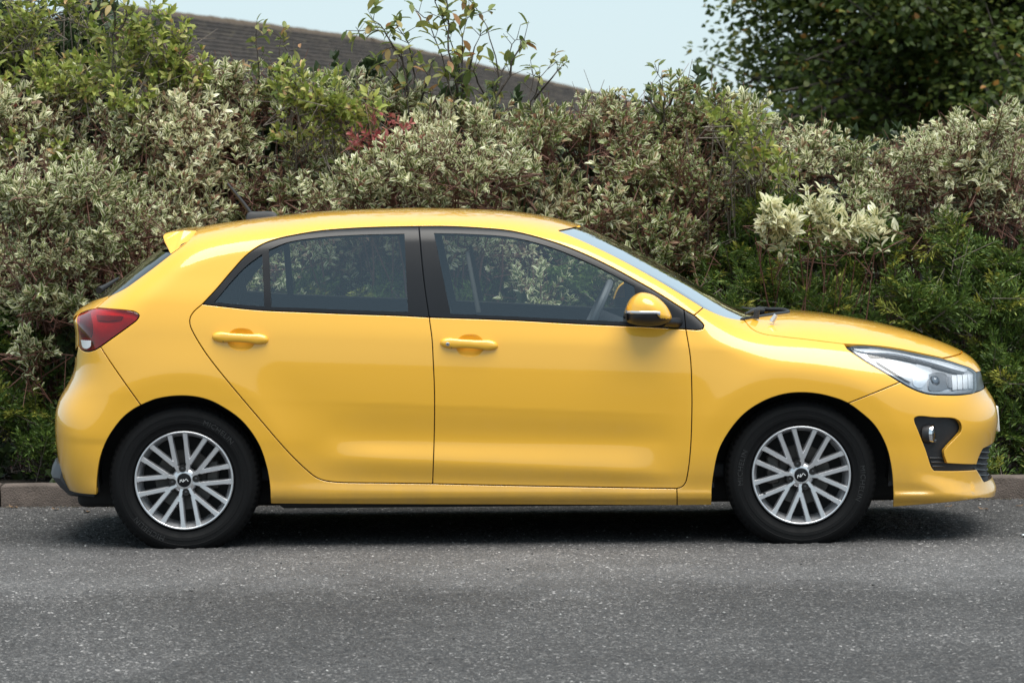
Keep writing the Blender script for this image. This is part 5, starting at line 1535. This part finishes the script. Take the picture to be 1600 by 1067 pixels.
def shrub(name, label, group, clumps, foot, kind, cat='shrub', big=False):
    """one bush: foliage + branches under an Empty at its foot"""
    root = empty(name, (float(foot[0]), float(foot[1]), KERB_H - .03)); tag(root, label, cat, group)
    inv = -np.array(root.location)
    pale = np.array([c[3] if len(c) > 3 else .5 for c in clumps]); red = np.array([c[4] if len(c) > 4 else .05 for c in clumps])
    if kind == 'dogwood':
        ls = (.035, .056) if not big else (.055, .085)
        B, D, Ln, C = shoots(clumps, 29, .17, .33)
        P, DD, UU, LL, ID = shoot_leaves(B, D, Ln, 6, 5, ls[0], ls[1], first=.32)
        n = len(P); ci = C[ID]; cs = rng.uniform(.72, 1.25, len(clumps)); LL = LL * cs[ci]
        me = leaves_mesh('foliage', leaf_template('lance'), P + inv, DD, UU, LL, rng.uniform(.75, 1.1, n),
                         {'rnd': np.clip(rng.normal(.5, .24, n), 0, 1), 'pale': np.clip(pale[ci] + rng.normal(0, .13, n), 0, 1), 'red': np.clip((rng.random(n) < red[ci]) * rng.uniform(.35, 1, n), 0, 1)}, M['dogwood_leaf'])
        tw, rt = M['red_twig'], (.0019 if big else .0028)
    elif kind == 'elder':
        B, D, Ln, C = shoots(clumps, 30, .18, .36)
        P, DD, UU, LL, ID = shoot_leaves(B, D, Ln, 6, 4, .038, .060, droop=.55)
        n = len(P)
        me = leaves_mesh('foliage', leaf_template('lance'), P + inv, DD, UU, LL, rng.uniform(.85, 1.15, n), {'rnd': np.clip(rng.normal(.5, .25, n), 0, 1)}, M['elder_leaf'])
        tw, rt = M['grey_twig'], .0024
    elif kind == 'pink':
        B, D, Ln, C = shoots(clumps, 20, .14, .24)
        P, DD, UU, LL, ID = shoot_leaves(B, D, Ln, 6, 4, .030, .05)
        n = len(P)
        me = leaves_mesh('foliage', leaf_template('lance'), P + inv, DD, UU, LL, rng.uniform(.8, 1.1, n), {'rnd': np.clip(rng.normal(.5, .25, n), 0, 1)}, M['pink_leaf'])
        tw, rt = M['red_twig'], .0022
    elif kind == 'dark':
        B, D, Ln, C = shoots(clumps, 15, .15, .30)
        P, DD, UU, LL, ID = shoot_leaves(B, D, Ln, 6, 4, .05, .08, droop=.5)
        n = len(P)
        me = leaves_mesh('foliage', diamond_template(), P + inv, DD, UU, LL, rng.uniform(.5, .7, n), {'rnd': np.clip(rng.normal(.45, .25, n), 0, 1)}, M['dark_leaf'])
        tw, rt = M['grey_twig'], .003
    elif kind == 'conifer':
        B, D, Ln, C = shoots(clumps, 21, .16, .34, upb=.22, front=.6)
        n = len(B)
        # side branchlets in one plane, then fine leaves along them
        ref = unit(np.array([0, 0, 1.]) + rng.normal(size=(n, 3)) * .4); S = unit(np.cross(D, ref)); Tn = unit(np.cross(S, D))
        bB, bD, bL, tipv = [], [], [], []
        for k in range(9):
            t = .12 + .86 * k / 9
            for s in (-1, 1):
                a = R(1) * rng.normal(44, 8, n)
                bB.append(B + D * (Ln * t)[:, None]); bD.append(unit(D * np.cos(a)[:, None] + S * (s * np.sin(a))[:, None] + Tn * rng.normal(0, .18, n)[:, None])); bL.append((.085 * (1.05 - t) + .03) * rng.uniform(.7, 1.2, n)); tipv.append(np.full(n, t))
        bB.append(B + D * (Ln * .8)[:, None]); bD.append(D); bL.append(np.full(n, .06)); tipv.append(np.ones(n))
        bB = np.vstack(bB); bD = np.vstack(bD); bL = np.concatenate(bL); tipv = np.concatenate(tipv)
        q = len(bB); P, DD, UU, TP = [], [], [], []
        yel = np.tile((rng.random(n) < .13) * rng.uniform(.3, .9, n), 19)
        r2 = unit(np.cross(bD, unit(rng.normal(size=(q, 3))))); r3 = np.cross(bD, r2)
        for k in range(7):
            t = (k + rng.random(q)) / 7; a = k * 2.4 + rng.normal(0, .4, q)
            rad = r2 * np.cos(a)[:, None] + r3 * np.sin(a)[:, None]
            P.append(bB + bD * (bL * t)[:, None]); DD.append(unit(bD * 1.0 + rad * .55)); UU.append(rad + np.array([0, 0, .4])); TP.append(yel * (.35 + .65 * t) * (.4 + .6 * tipv))
        P, DD, UU, TP = np.vstack(P), np.vstack(DD), np.vstack(UU), np.concatenate(TP)
        m_ = len(P)
        me = leaves_mesh('foliage', diamond_template(), P + inv, DD, UU, rng.uniform(.020, .036, m_), np.full(m_, .25), {'rnd': np.clip(rng.normal(.45, .25, m_), 0, 1), 'tip': np.clip(TP, 0, 1)}, M['conifer'])
        tw, rt = M['grey_twig'], .0020
    fo = link(bpy.data.objects.new('foliage', me), root); fo['kind'] = 'stuff'
    # shoots, then boughs to the clump hearts, then stems to the foot
    A = [B]; E_ = [B + D * Ln[:, None]]; ra = [np.full(len(B), rt)]; rb_ = [np.full(len(B), rt * .5)]
    if kind in ('dogwood', 'elder', 'pink'):             # bare twigs between the leaves
        j = rng.integers(0, len(B), int(len(B) * 1.6))
        t0 = B[j] + D[j] * (Ln[j] * rng.uniform(0, .5, len(j)))[:, None]
        A.append(t0); E_.append(t0 + unit(D[j] + rng.normal(size=(len(j), 3)) * .55) * rng.uniform(.08, .26, len(j))[:, None]); ra.append(np.full(len(j), rt * .8)); rb_.append(np.full(len(j), rt * .4))
    cen = np.array([c[0] for c in clumps], float)
    low = cen + np.array([0, .12, -.12]) + rng.normal(size=cen.shape) * .04
    A.append(low[C] + rng.normal(size=(len(B), 3)) * .03); E_.append(B); ra.append(np.full(len(B), rt * 1.5)); rb_.append(np.full(len(B), rt))
    ft = np.array([foot[0], foot[1], KERB_H - .05])
    low3 = np.repeat(low, 3, axis=0) + rng.normal(size=(len(cen) * 3, 3)) * .05
    base = ft + (low3 - ft) * np.array([.35, .2, 0]) + rng.normal(size=low3.shape) * np.array([.08, .06, 0])
    m1 = base + (low3 - base) * .35 + rng.normal(size=low3.shape) * .035 + np.array([0, .05, .05])
    m2 = base + (low3 - base) * .70 + rng.normal(size=low3.shape) * .035 + np.array([0, .03, .03])
    k_ = len(low3)
    A += [base, m1, m2]; E_ += [m1, m2, low3]; ra += [np.full(k_, rt * 2.6), np.full(k_, rt * 2.2), np.full(k_, rt * 1.8)]; rb_ += [np.full(k_, rt * 2.2), np.full(k_, rt * 1.8), np.full(k_, rt * 1.2)]
    bme = sticks_mesh('branches', np.vstack(A) + inv, np.vstack(E_) + inv, np.concatenate(ra), np.concatenate(rb_), tw)
    br_ = link(bpy.data.objects.new('branches', bme), root); br_['kind'] = 'stuff'
    return root

# ================================================================== the hedge
TOPLINE = [(-80, -60), (120, -40), (200, 40), (330, 95), (400, 92), (450, 95), (520, 110), (600, 120), (700, 150), (800, 166), (880, 160), (930, 140), (1000, 150), (1050, 130), (1100, 140), (1160, 150), (1250, 185), (1330, 205), (1400, 215), (1470, 188), (1540, 160), (1600, 180), (1700, 150)]
TLX = [p[0] for p in TOPLINE]; TLY = [p[1] for p in TOPLINE]
HEDGE_Y = KY + .42
def pale_of(px, row):
    v = .56 + .10 * math.sin(px * .021 + 1) + .08 * math.sin(px * .05 + row * .03)
    if px < 330 and row > 170: v += .14
    if 480 < px < 840 and row > 170: v += .20
    if 840 < px < 1160: v -= .10
    if px > 1380: v += .12
    return v
def red_of(px, row):
    v = .10
    if 200 < px < 520 and row > 200: v += .10
    if 820 < px < 1140: v += .12
    return v
def clump(px, row, Y, rpx, w=1.0, pale=.5, red=.06):
    return (at(px, row, Y), rpx / scale_at(Y), w, pale, red)
def split(cl, bounds):
    out = [[] for _ in range(len(bounds) - 1)]
    for px, c in cl:
        for k in range(len(bounds) - 1):
            if bounds[k] <= px < bounds[k + 1]: out[k].append(c)
    return out
dog, con, eld, drk = [], [], [], []
for gx in np.arange(-70, 1680, 64):
    for gy in np.arange(-60, 760, 56):
        px = gx + random.uniform(-30, 30); row = gy + random.uniform(-26, 26)
        top = np.interp(px, TLX, TLY)
        if row < top + 34: continue
        hgt = (760 - row) / 700.0
        Y = HEDGE_Y + .10 + .75 * max(0, hgt) ** 1.2 + random.uniform(-.16, .16)
        rp = random.uniform(44, 70)
        if row < top + 80: rp = random.uniform(34, 50)
        # which plant grows here
        if (px < 325 and row < 140 + 20 * math.sin(px * .03)) :
            eld.append((px, clump(px, row, Y + .15, rp * .85)))
        elif px < 620 and row < 270 and random.random() < .16:
            eld.append((px, clump(px, row, Y - .06, rp * .6)))
        elif px > 1090 and row > 345 - 30 * math.sin(px * .012) + (1400 - px) * .03:
            con.append((px, clump(px, row, Y - .05, rp, 1.0)))
        elif px < 230 and row > 500:
            (con if random.random() < .7 else drk).append((px, clump(px, row, Y, rp, .8)))
        elif 230 <= px <= 1090 and row > 405:
            (con if random.random() < .65 else dog if row < 480 else drk).append((px, clump(px, row, Y, rp, .8, .55)))
        else:
            dog.append((px, clump(px, row, Y, rp, 1.0, pale_of(px, row), red_of(px, row))))
for px in np.arange(330, 1680, 40):                       # the ragged top edge
    px = px + random.uniform(-10, 10); row = np.interp(px, TLX, TLY) + random.uniform(30, 48)
    dog.append((px, clump(px, row, HEDGE_Y + .85 + random.uniform(-.12, .12), random.uniform(36, 48), 1.2, pale_of(px, row), red_of(px, row))))
# an added inner layer closes the hedge, its leaves coloured dark as shade
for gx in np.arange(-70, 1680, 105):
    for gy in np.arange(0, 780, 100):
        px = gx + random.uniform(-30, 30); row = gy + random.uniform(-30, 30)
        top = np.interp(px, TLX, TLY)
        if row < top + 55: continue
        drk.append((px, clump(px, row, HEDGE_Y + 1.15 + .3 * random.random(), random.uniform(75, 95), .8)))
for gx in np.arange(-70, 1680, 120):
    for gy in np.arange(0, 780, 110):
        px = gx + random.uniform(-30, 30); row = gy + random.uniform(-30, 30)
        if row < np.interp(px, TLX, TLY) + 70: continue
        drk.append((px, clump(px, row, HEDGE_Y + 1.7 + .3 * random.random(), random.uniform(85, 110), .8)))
# projecting sprays that the photograph picks out
def extra_dog(pts, Y, pale, red=.04, w=1.3):
    return [(p[0], clump(p[0], p[1], Y, p[2], w, pale, red)) for p in pts]
dog += extra_dog([(60, 320, 60), (130, 290, 55), (40, 400, 50), (110, 400, 55), (170, 370, 50), (60, 460, 45), (130, 470, 40), (50, 540, 36), (20, 300, 50), (215, 330, 45)], HEDGE_Y - .05, .60)
dog += extra_dog([(620, 262, 55), (690, 235, 50), (560, 285, 45), (740, 270, 50), (660, 300, 45), (500, 300, 45), (780, 250, 40)], HEDGE_Y + .05, .66)
dog += extra_dog([(1500, 215, 45), (1560, 185, 40), (1430, 235, 40), (1585, 250, 45), (1520, 270, 45)], HEDGE_Y + .35, .62)
bright = [clump(p[0], p[1], HEDGE_Y - .02, p[2], 1.3, .92, .0) for p in [(1200, 340, 30), (1232, 352, 24), (1272, 312, 26), (1290, 345, 22), (1330, 350, 24), (1370, 348, 16), (1310, 362, 20)]]
eld += [(p[0], clump(p[0], p[1], HEDGE_Y + .75, p[2])) for p in [(215, 45, 40), (250, 85, 42), (285, 60, 30), (300, 105, 38), (262, 125, 38), (235, 20, 30), (180, 95, 40), (130, 130, 40)]]
eld += [(p[0], clump(p[0], p[1], HEDGE_Y + .35, p[2])) for p in [(470, 140, 40), (530, 150, 42), (580, 170, 36), (500, 185, 36), (450, 120, 28)]]
eld += [(p[0], clump(p[0], p[1], HEDGE_Y + .30, p[2])) for p in [(1130, 170, 26), (1170, 190, 30), (1190, 230, 28), (1220, 250, 24), (1150, 215, 24)]]

G1 = 'variegated shrubs along the hedge'
names = ['variegated shrub with cream-edged leaves behind the tail of the car', 'variegated shrub with red twigs above the rear window, left of the aerial', 'pale variegated shrub directly above the car roof',
         'twiggy reddish variegated shrub behind the windscreen', 'variegated shrub beneath the gap of sky, behind the bonnet', 'variegated shrub at the right edge under the dark tree']
for cl, lb, px in zip(split(dog, [-200, 255, 500, 830, 1090, 1330, 1800]), names, (110, 380, 660, 960, 1210, 1500)):
    shrub('variegated_shrub', lb, G1, cl, (at(px, 500, HEDGE_Y)[0], HEDGE_Y + .55), 'dogwood')
shrub('variegated_shrub', 'small bright white-leaved shrub on red stems standing above the bonnet', G1, bright, (at(1265, 500, HEDGE_Y)[0], HEDGE_Y + .25), 'dogwood', big=True)
G2 = 'evergreen shrubs low in the hedge'
names = ['dark low evergreen beside the rear bumper at the left edge', 'evergreen shrub seen through the rear door window', 'evergreen shrub seen through the front door window', 'feathery green evergreen just above the bonnet', 'feathery green evergreen beyond the headlight at the right edge']
for cl, lb, px in zip(split(con, [-200, 260, 660, 1090, 1370, 1800]), names, (90, 480, 860, 1240, 1500)):
    shrub('evergreen_shrub', lb, G2, cl, (at(px, 600, HEDGE_Y)[0], HEDGE_Y + .4), 'conifer')
G3 = 'yellow-green shrubs in the hedge top'
names = ['large yellow-green shrub in the top left corner', 'small yellow-green shrub below the tiled roof', 'light green leaf sprays below the dark tree']
for cl, lb, px in zip(split(eld, [-200, 380, 800, 1500]), names, (120, 510, 1170)):
    shrub('yellow_green_shrub', lb, G3, cl, (at(px, 400, HEDGE_Y)[0], HEDGE_Y + .9), 'elder')
shrub('pink_leaved_shrub', 'patch of pink and red leaves above the middle of the car roof', None, [clump(p[0], p[1], HEDGE_Y + .22, p[2], 1.2) for p in [(590, 205, 26), (625, 195, 24), (640, 215, 22), (560, 215, 16), (600, 230, 20)]], (at(605, 300, HEDGE_Y)[0], HEDGE_Y + .6), 'pink')
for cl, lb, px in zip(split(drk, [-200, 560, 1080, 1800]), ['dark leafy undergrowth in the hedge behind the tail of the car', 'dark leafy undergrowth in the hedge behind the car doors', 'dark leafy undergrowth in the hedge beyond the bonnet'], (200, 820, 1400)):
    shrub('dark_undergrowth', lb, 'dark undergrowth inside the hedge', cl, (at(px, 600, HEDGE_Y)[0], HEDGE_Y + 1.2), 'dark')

# ------------------------------------------------------------------ saplings standing out of the hedge top
def sapling(label, px0, row0, stems, Y, leaf=(.05, .088), dens=1.0):
    f = at(px0, row0, Y)
    root = empty('sapling', (f[0], Y, KERB_H - .03)); tag(root, label, 'sapling', 'saplings rising above the hedge')
    inv = -np.array(root.location)
    A, B_, ra, rb_ = [], [], [], []
    P, DD, UU, LL = [], [], [], []
    for pts in stems:
        W_ = np.array([at(p[0], p[1], Y + random.uniform(-.12, .12)) for p in pts])
        W_ = np.vstack([[f[0] + random.uniform(-.05, .05), Y, KERB_H], W_]) if pts[0][1] > row0 - 5 else W_
        seg = []
        for a, b in zip(W_[:-1], W_[1:]):
            k = max(2, int(np.linalg.norm(b - a) / .08))
            seg += [a + (b - a) * t for t in np.linspace(0, 1, k, endpoint=False)]
        seg.append(W_[-1]); seg = np.array(seg) + rng.normal(size=(len(seg), 3)) * .006
        n = len(seg) - 1
        rr = np.linspace(.0075, .0022, n + 1)
        A.append(seg[:-1]); B_.append(seg[1:]); ra.append(rr[:-1]); rb_.append(rr[1:])
        for i in range(int(n * .35), n + 1):
            if seg[i][2] < f[2] - .1: continue
            for _ in range(int(rng.poisson(1.7 * dens)) + (2 if i == n else 0)):
                t = unit(seg[i] - seg[i - 1]); rad = unit(rng.normal(size=3)); tw = unit(t * .5 + rad * .8 + np.array([0, 0, .25])); tl_ = random.uniform(.02, .10)
                e = seg[i] + tw * tl_
                A.append(seg[i][None]); B_.append(e[None]); ra.append([.002]); rb_.append([.0012])
                for q in range(random.randint(1, 3)):
                    P.append(e + tw * random.uniform(-.03, .0)); DD.append(unit(tw * .6 + unit(rng.normal(size=3)) * .8 + np.array([0, 0, -.05]))); UU.append(np.array([0, 0, 1.]) + rng.normal(size=3) * .3); LL.append(random.uniform(*leaf))
    P, DD, UU, LL = map(np.array, (P, DD, UU, LL)); n = len(P)
    me = leaves_mesh('foliage', leaf_template('lance'), P + inv, DD, UU, LL, rng.uniform(.9, 1.2, n), {'rnd': np.clip(rng.normal(.5, .27, n), 0, 1)}, M['sapling_leaf'])
    o = link(bpy.data.objects.new('foliage', me), root); o['kind'] = 'stuff'
    bme = sticks_mesh('stem', np.vstack(A) + inv, np.vstack(B_) + inv, np.concatenate(ra), np.concatenate(rb_), M['bark'])
    o = link(bpy.data.objects.new('stem', bme), root); o['kind'] = 'stuff'
SY = HEDGE_Y + .75
sapling('leafy sapling in front of the roof end, left one of the tall pair', 640, 180, [[(640, 180), (632, 110), (610, 60), (585, 28)], [(640, 175), (628, 95), (600, 50), (560, 48)], [(645, 180), (648, 120), (640, 70), (622, 45)], [(640, 150), (612, 110), (590, 100)], [(655, 170), (668, 120), (680, 90)]], SY, dens=1.1)
sapling('slim many-stemmed sapling with sparse leaves left of the open sky', 715, 180, [[(715, 180), (716, 110), (705, 60), (680, 5), (672, -20)], [(715, 170), (708, 100), (700, 40), (695, -20)], [(718, 180), (724, 100), (722, 60), (735, 20)], [(712, 180), (690, 90), (668, 30), (655, 20)], [(720, 150), (738, 95), (752, 60)]], SY, dens=.8)
sapling('arching sapling with a long bare leader bending to the left', 772, 180, [[(772, 180), (775, 120), (768, 60), (752, 22), (728, -6)], [(772, 180), (785, 110), (800, 70), (808, 60)], [(765, 170), (748, 130), (735, 115)], [(775, 150), (795, 120), (812, 75), (818, 60)]], SY, dens=.8)
sapling('small sprig in front of the lower roof corner', 830, 160, [[(830, 160), (845, 125), (862, 98)], [(825, 160), (832, 128), (838, 112)], [(835, 155), (862, 122), (878, 105)]], SY, (.04, .06), .6)
sapling('upright sprig between the two patches of sky', 1035, 180, [[(1035, 180), (1036, 150), (1034, 125), (1030, 118)], [(1040, 175), (1055, 145), (1068, 128)], [(1030, 175), (1015, 158), (995, 158)]], SY, (.04, .06), .8)
sapling('pair of thin twigs rising left of the yellow-green shrub', 430, 150, [[(430, 150), (435, 100), (440, 58)], [(405, 150), (402, 100), (398, 62)], [(435, 120), (450, 92), (446, 66)]], SY, (.045, .06), 1.0)
sapling('dark leafed sprig at the top of the yellow-green corner shrub', 180, 60, [[(180, 60), (178, 25), (180, -5)], [(175, 60), (160, 20), (150, 5)], [(185, 50), (200, 25), (192, 5)]], SY - .2, (.05, .075), 1.0)

# ================================================================== the tiled house behind
ZR = 5.2
def ray_point(px, row, z):
    d = FW * FPX + RT * (px - 800.0) - UP * (row - 533.5)
    t = (z - CAM.z) / d.z
    return CAM + d * t
RA = ray_point(190, 14, ZR); RB = ray_point(580, 64, ZR)
rdir = (RB - RA).normalized()
side_n = Vector((rdir.y, -rdir.x, 0))
if side_n.y > 0: side_n = -side_n
pitch = R(27)
down = (side_n * math.cos(pitch) + Vector((0, 0, -math.sin(pitch)))).normalized()
pn = rdir.cross(down).normalized()
if pn.z < 0: pn = -pn
def ray_plane(px, row):
    d = (FW * FPX + RT * (px - 800.0) - UP * (row - 533.5)).normalized()
    return CAM + d * ((RB - CAM).dot(pn) / d.dot(pn))
RC = ray_plane(900, 141)
hip = (RC - RB)
hu, hv = hip.dot(rdir), hip.dot(down)
house = empty('house', (RB.x, RB.y, 0)); tag(house, 'long low house with a brown tiled roof rising behind the hedge', 'house')
HB = Vector((RB.x, RB.y, 0))
tile_u, tile_v = .30, .26
VMAX = 7.0
V, Fq, rn = [], [], []
lenA = (RA - RB).dot(rdir) - 3.0
nv_ = int(VMAX / tile_v)
for j in range(nv_):
    v0 = j * tile_v
    umax = hu / hv * (v0 + tile_v * .5)
    u = lenA + (j % 2) * tile_u * .5
    while u < umax:
        u1 = min(u + tile_u - .012, umax)
        if u1 - u > .02:
            lift = .012 + random.uniform(-.004, .006)
            b = len(V)
            for (uu, vv, h) in ((u, v0, -.005), (u1, v0, -.005), (u1, v0 + tile_v * 1.12, .055 + lift), (u, v0 + tile_v * 1.12, .055 + lift), (u, v0 + tile_v * 1.12, -.01), (u1, v0 + tile_v * 1.12, -.01)):
                V.append(RB - HB + rdir * uu + down * vv + pn * h)
            Fq += [(b, b + 1, b + 2, b + 3), (b + 3, b + 2, b + 5, b + 4)]
            rn += [random.random()] * 6
        u += tile_u
M['tile'] = rnd_mat('brown_roof_tile', [(0, (.038, .030, .027)), (.5, (.058, .046, .040)), (.9, (.080, .062, .052)), (1, (.11, .09, .06))], .85)
V = np.array([v[:] for v in V]); Fq = np.array(Fq)
me = fast_mesh('roof_tiles', V, Fq, None, None, {'rnd': np.array(rn)}, M['tile'])
o = link(bpy.data.objects.new('roof_tiles', me), house); o['kind'] = 'stuff'
# roof boards, hip face behind, and wall
e0, e1 = RB + rdir * lenA, RB
f0 = e0 + down * VMAX; f1 = RB + rdir * (hu / hv * VMAX) + down * VMAX
back = -side_n * 4.0 + Vector((0, 0, -2.0))
pts = [e0 - pn * .03, e1 - pn * .03, f1 - pn * .03, f0 - pn * .03, e0 + back, e1 + back + rdir * 2]
mesh_obj('roof_deck', [p - HB for p in pts], [(0, 1, 2, 3), (0, 4, 5, 1), (1, 5, 2)], principled('roof_felt', (.05, .042, .038), .9, noise=.2), house, smooth=False)
bd = [e0 + rdir * a + down * b + pn * c - HB for a, b, c in ((-.06, 0, .10), (.10, 0, .10), (.10, 7.0, .10), (-.06, 7.0, .10), (-.06, 0, -.22), (-.06, 7.0, -.22), (.10, 0, -.22), (.10, 7.0, -.22))]
gb = [f0 - side_n * .3, e0 - pn * .05, e0 + back * 1.8]
gb = [p + rdir * .25 - HB for p in gb]
mesh_obj('gable_wall', gb + [Vector((gb[0].x, gb[0].y, -.02)), Vector((gb[2].x, gb[2].y, -.02))], [(0, 1, 2, 4, 3)], principled('gable_brick', (.20, .10, .075), .9, noise=.3, nscale=10), house, smooth=False)
mesh_obj('barge_board', bd, [(0, 1, 2, 3), (0, 3, 5, 4), (1, 6, 7, 2), (4, 5, 7, 6)], principled('red_brown_board', (.13, .055, .048), .7, noise=.2), house, smooth=False)
M['ridge'] = principled('ridge_tile_clay', (.10, .072, .050), .9, noise=.35, nscale=8)
rt0 = part('ridge_tile', ([(0, -.13, -.05), (0, -.08, .06), (0, 0, .095), (0, .08, .06), (0, .13, -.05), (.44, -.13, -.05), (.44, -.08, .06), (.44, 0, .095), (.44, .08, .06), (.44, .13, -.05)],
          [(0, 1, 6, 5), (1, 2, 7, 6), (2, 3, 8, 7), (3, 4, 9, 8), (0, 4, 3, 2, 1), (5, 6, 7, 8, 9)]), M['ridge'], house)
rme = rt0.data; bpy.data.objects.remove(rt0)
def ridge_run(a, b):
    d = (b - a); L = d.length; d.normalize()
    q = d.to_track_quat('X', 'Z').to_euler()
    for k in range(int(L / .45)):
        o = share('ridge_tile', rme, house, a - HB + d * (k * .45) + Vector((0, 0, random.uniform(-.012, .012))), q)
ridge_run(e0, RB); ridge_run(RB, RB + hip * 1.4)
wz = f0.z
w_a, w_b = f0 - side_n * .4 - HB, f1 - side_n * .4 - HB
mesh_obj('wall', [(w_a.x, w_a.y, -.02), (w_b.x, w_b.y, -.02), (w_b.x, w_b.y, wz), (w_a.x, w_a.y, wz)] + [(w_a.x - side_n.x * 7, w_a.y - side_n.y * 7, z) for z in (-.02, wz)] + [(w_b.x - side_n.x * 7, w_b.y - side_n.y * 7, z) for z in (-.02, wz)],
         [(0, 1, 2, 3), (0, 3, 5, 4), (1, 6, 7, 2), (4, 5, 7, 6)], principled('brick_wall', (.24, .12, .08), .9, noise=.3, nscale=10), house, smooth=False)

# ================================================================== the big tree on the right
TY = 20.0
def big_tree():
    f = at(1475, 240, TY)
    root = empty('broadleaf_tree', (f[0], TY, -.02)); tag(root, 'large dark green broadleaf tree in the top right corner', 'tree')
    inv = -np.array(root.location)
    base = np.array([f[0], TY, -.02])
    A, B_, ra, rb_ = [], [], [], []
    trunk = [base, base + (-.1, 0, 1.2), base + (.05, 0, 2.2), base + (.15, .1, 3.4), base + (.1, .1, 5.0), base + (0, 0, 7.0)]
    trunk = [np.array(t, float) for t in trunk]
    for i in range(5):
        A.append(trunk[i]); B_.append(trunk[i + 1]); ra.append([.24, .21, .18, .14, .09][i]); rb_.append([.21, .18, .14, .09, .04][i])
    tips = []
    for i in range(112):
        h = random.uniform(1.5, 4.3); a = random.uniform(0, 2 * math.pi); L = random.uniform(1.4, 3.0) 
        s = base + (.05, 0, h)
        if f[0] + math.cos(a) * L < at(1130, 0, TY)[0]: L *= .72
        mid = s + np.array([math.cos(a) * L * .5, math.sin(a) * L * .5, .35]); e = s + np.array([math.cos(a) * L, math.sin(a) * L, random.uniform(-.25, .8)])
        A += [s, mid]; B_ += [mid, e]; ra += [.05, .03]; rb_ += [.03, .012]
        for k in range(9):
            t = random.uniform(.3, 1.0); p = s + (e - s) * t; q = p + unit(rng.normal(size=3) + np.array([0, 0, -.1])) * random.uniform(.25, .75)
            A.append(p); B_.append(q); ra.append(.010); rb_.append(.004); tips.append((p + q) / 2); tips.append(q)
    tips = np.array(tips)
    # leaves in loose flat sprays around the twig ends
    n = 44
    C = np.repeat(tips, n, axis=0)
    off = rng.normal(size=(len(C), 3)) * np.array([.17, .17, .10])
    P = C + off
    D = unit(off * 2 + rng.normal(size=P.shape) * .12 + np.array([0, 0, -.12])); U = np.array([0, 0, 1.]) + rng.normal(size=P.shape) * .45
    scr = 800 + (P[:, 0] - CAM.x) * scale_at(TY)
    keep = (P[:, 2] > 1.75) & (P[:, 2] < 3.9) & (scr > 1085 + 30 * np.sin(P[:, 2] * 4)) & (scr < 2050)
    P, D, U = P[keep], D[keep], U[keep]
    m_ = len(P)
    me = leaves_mesh('crown', maple_template(), P + inv, D, U, rng.uniform(.050, .084, m_), np.full(m_, 1.0), {'rnd': np.clip(rng.normal(.48, .23, m_), 0, 1)}, M['tree_leaf'])
    o = link(bpy.data.objects.new('crown', me), root); o['kind'] = 'stuff'
    bme = sticks_mesh('trunk', np.array(A) + inv, np.array(B_) + inv, np.array(ra), np.array(rb_), M['bark'])
    link(bpy.data.objects.new('trunk', bme), root)
    print('tree leaves', m_)
big_tree()

# ------------------------------------------------------------------ litter
def fallen(name, label, px, row, size, col, grp=None):
    x, y = unproj_z(px, row)
    tv, tuv, tq, tt = leaf_template('oval')
    V = tv * size; V[:, 2] = np.abs(V[:, 2]) * 1.4 + .003
    o = mesh_obj(name, V, [tuple(q) for q in tq] + [tuple(t) for t in tt], principled('dry_leaf_' + label[:4], col, .6, noise=.3, nscale=80))
    o.location = (x, y, 0.002); o.rotation_euler = (0, 0, random.uniform(0, 6)); tag(o, label, 'leaf', grp)
fallen('fallen_leaf', 'pale scrap of dry leaf on the asphalt at the right edge', 1592, 838, .075, (.62, .68, .72))

for px, row, sz, lb in ((28, 794, .05, 'small brown dead leaf at the kerb joint in the left corner'), (92, 797, .04, 'small brown dead leaf by the kerb below the rear bumper'), (140, 800, .045, 'small brown dead leaf just behind the rear tyre'),
                        (1476, 793, .04, 'small brown dead leaf under the front lip of the car'), (1545, 797, .05, 'small brown dead leaf ahead of the front bumper'), (1586, 792, .04, 'small brown dead leaf by the kerb at the right edge')):
    fallen('fallen_leaf', lb, px, row, sz, (.16, .095, .05), 'dead leaves along the kerb')
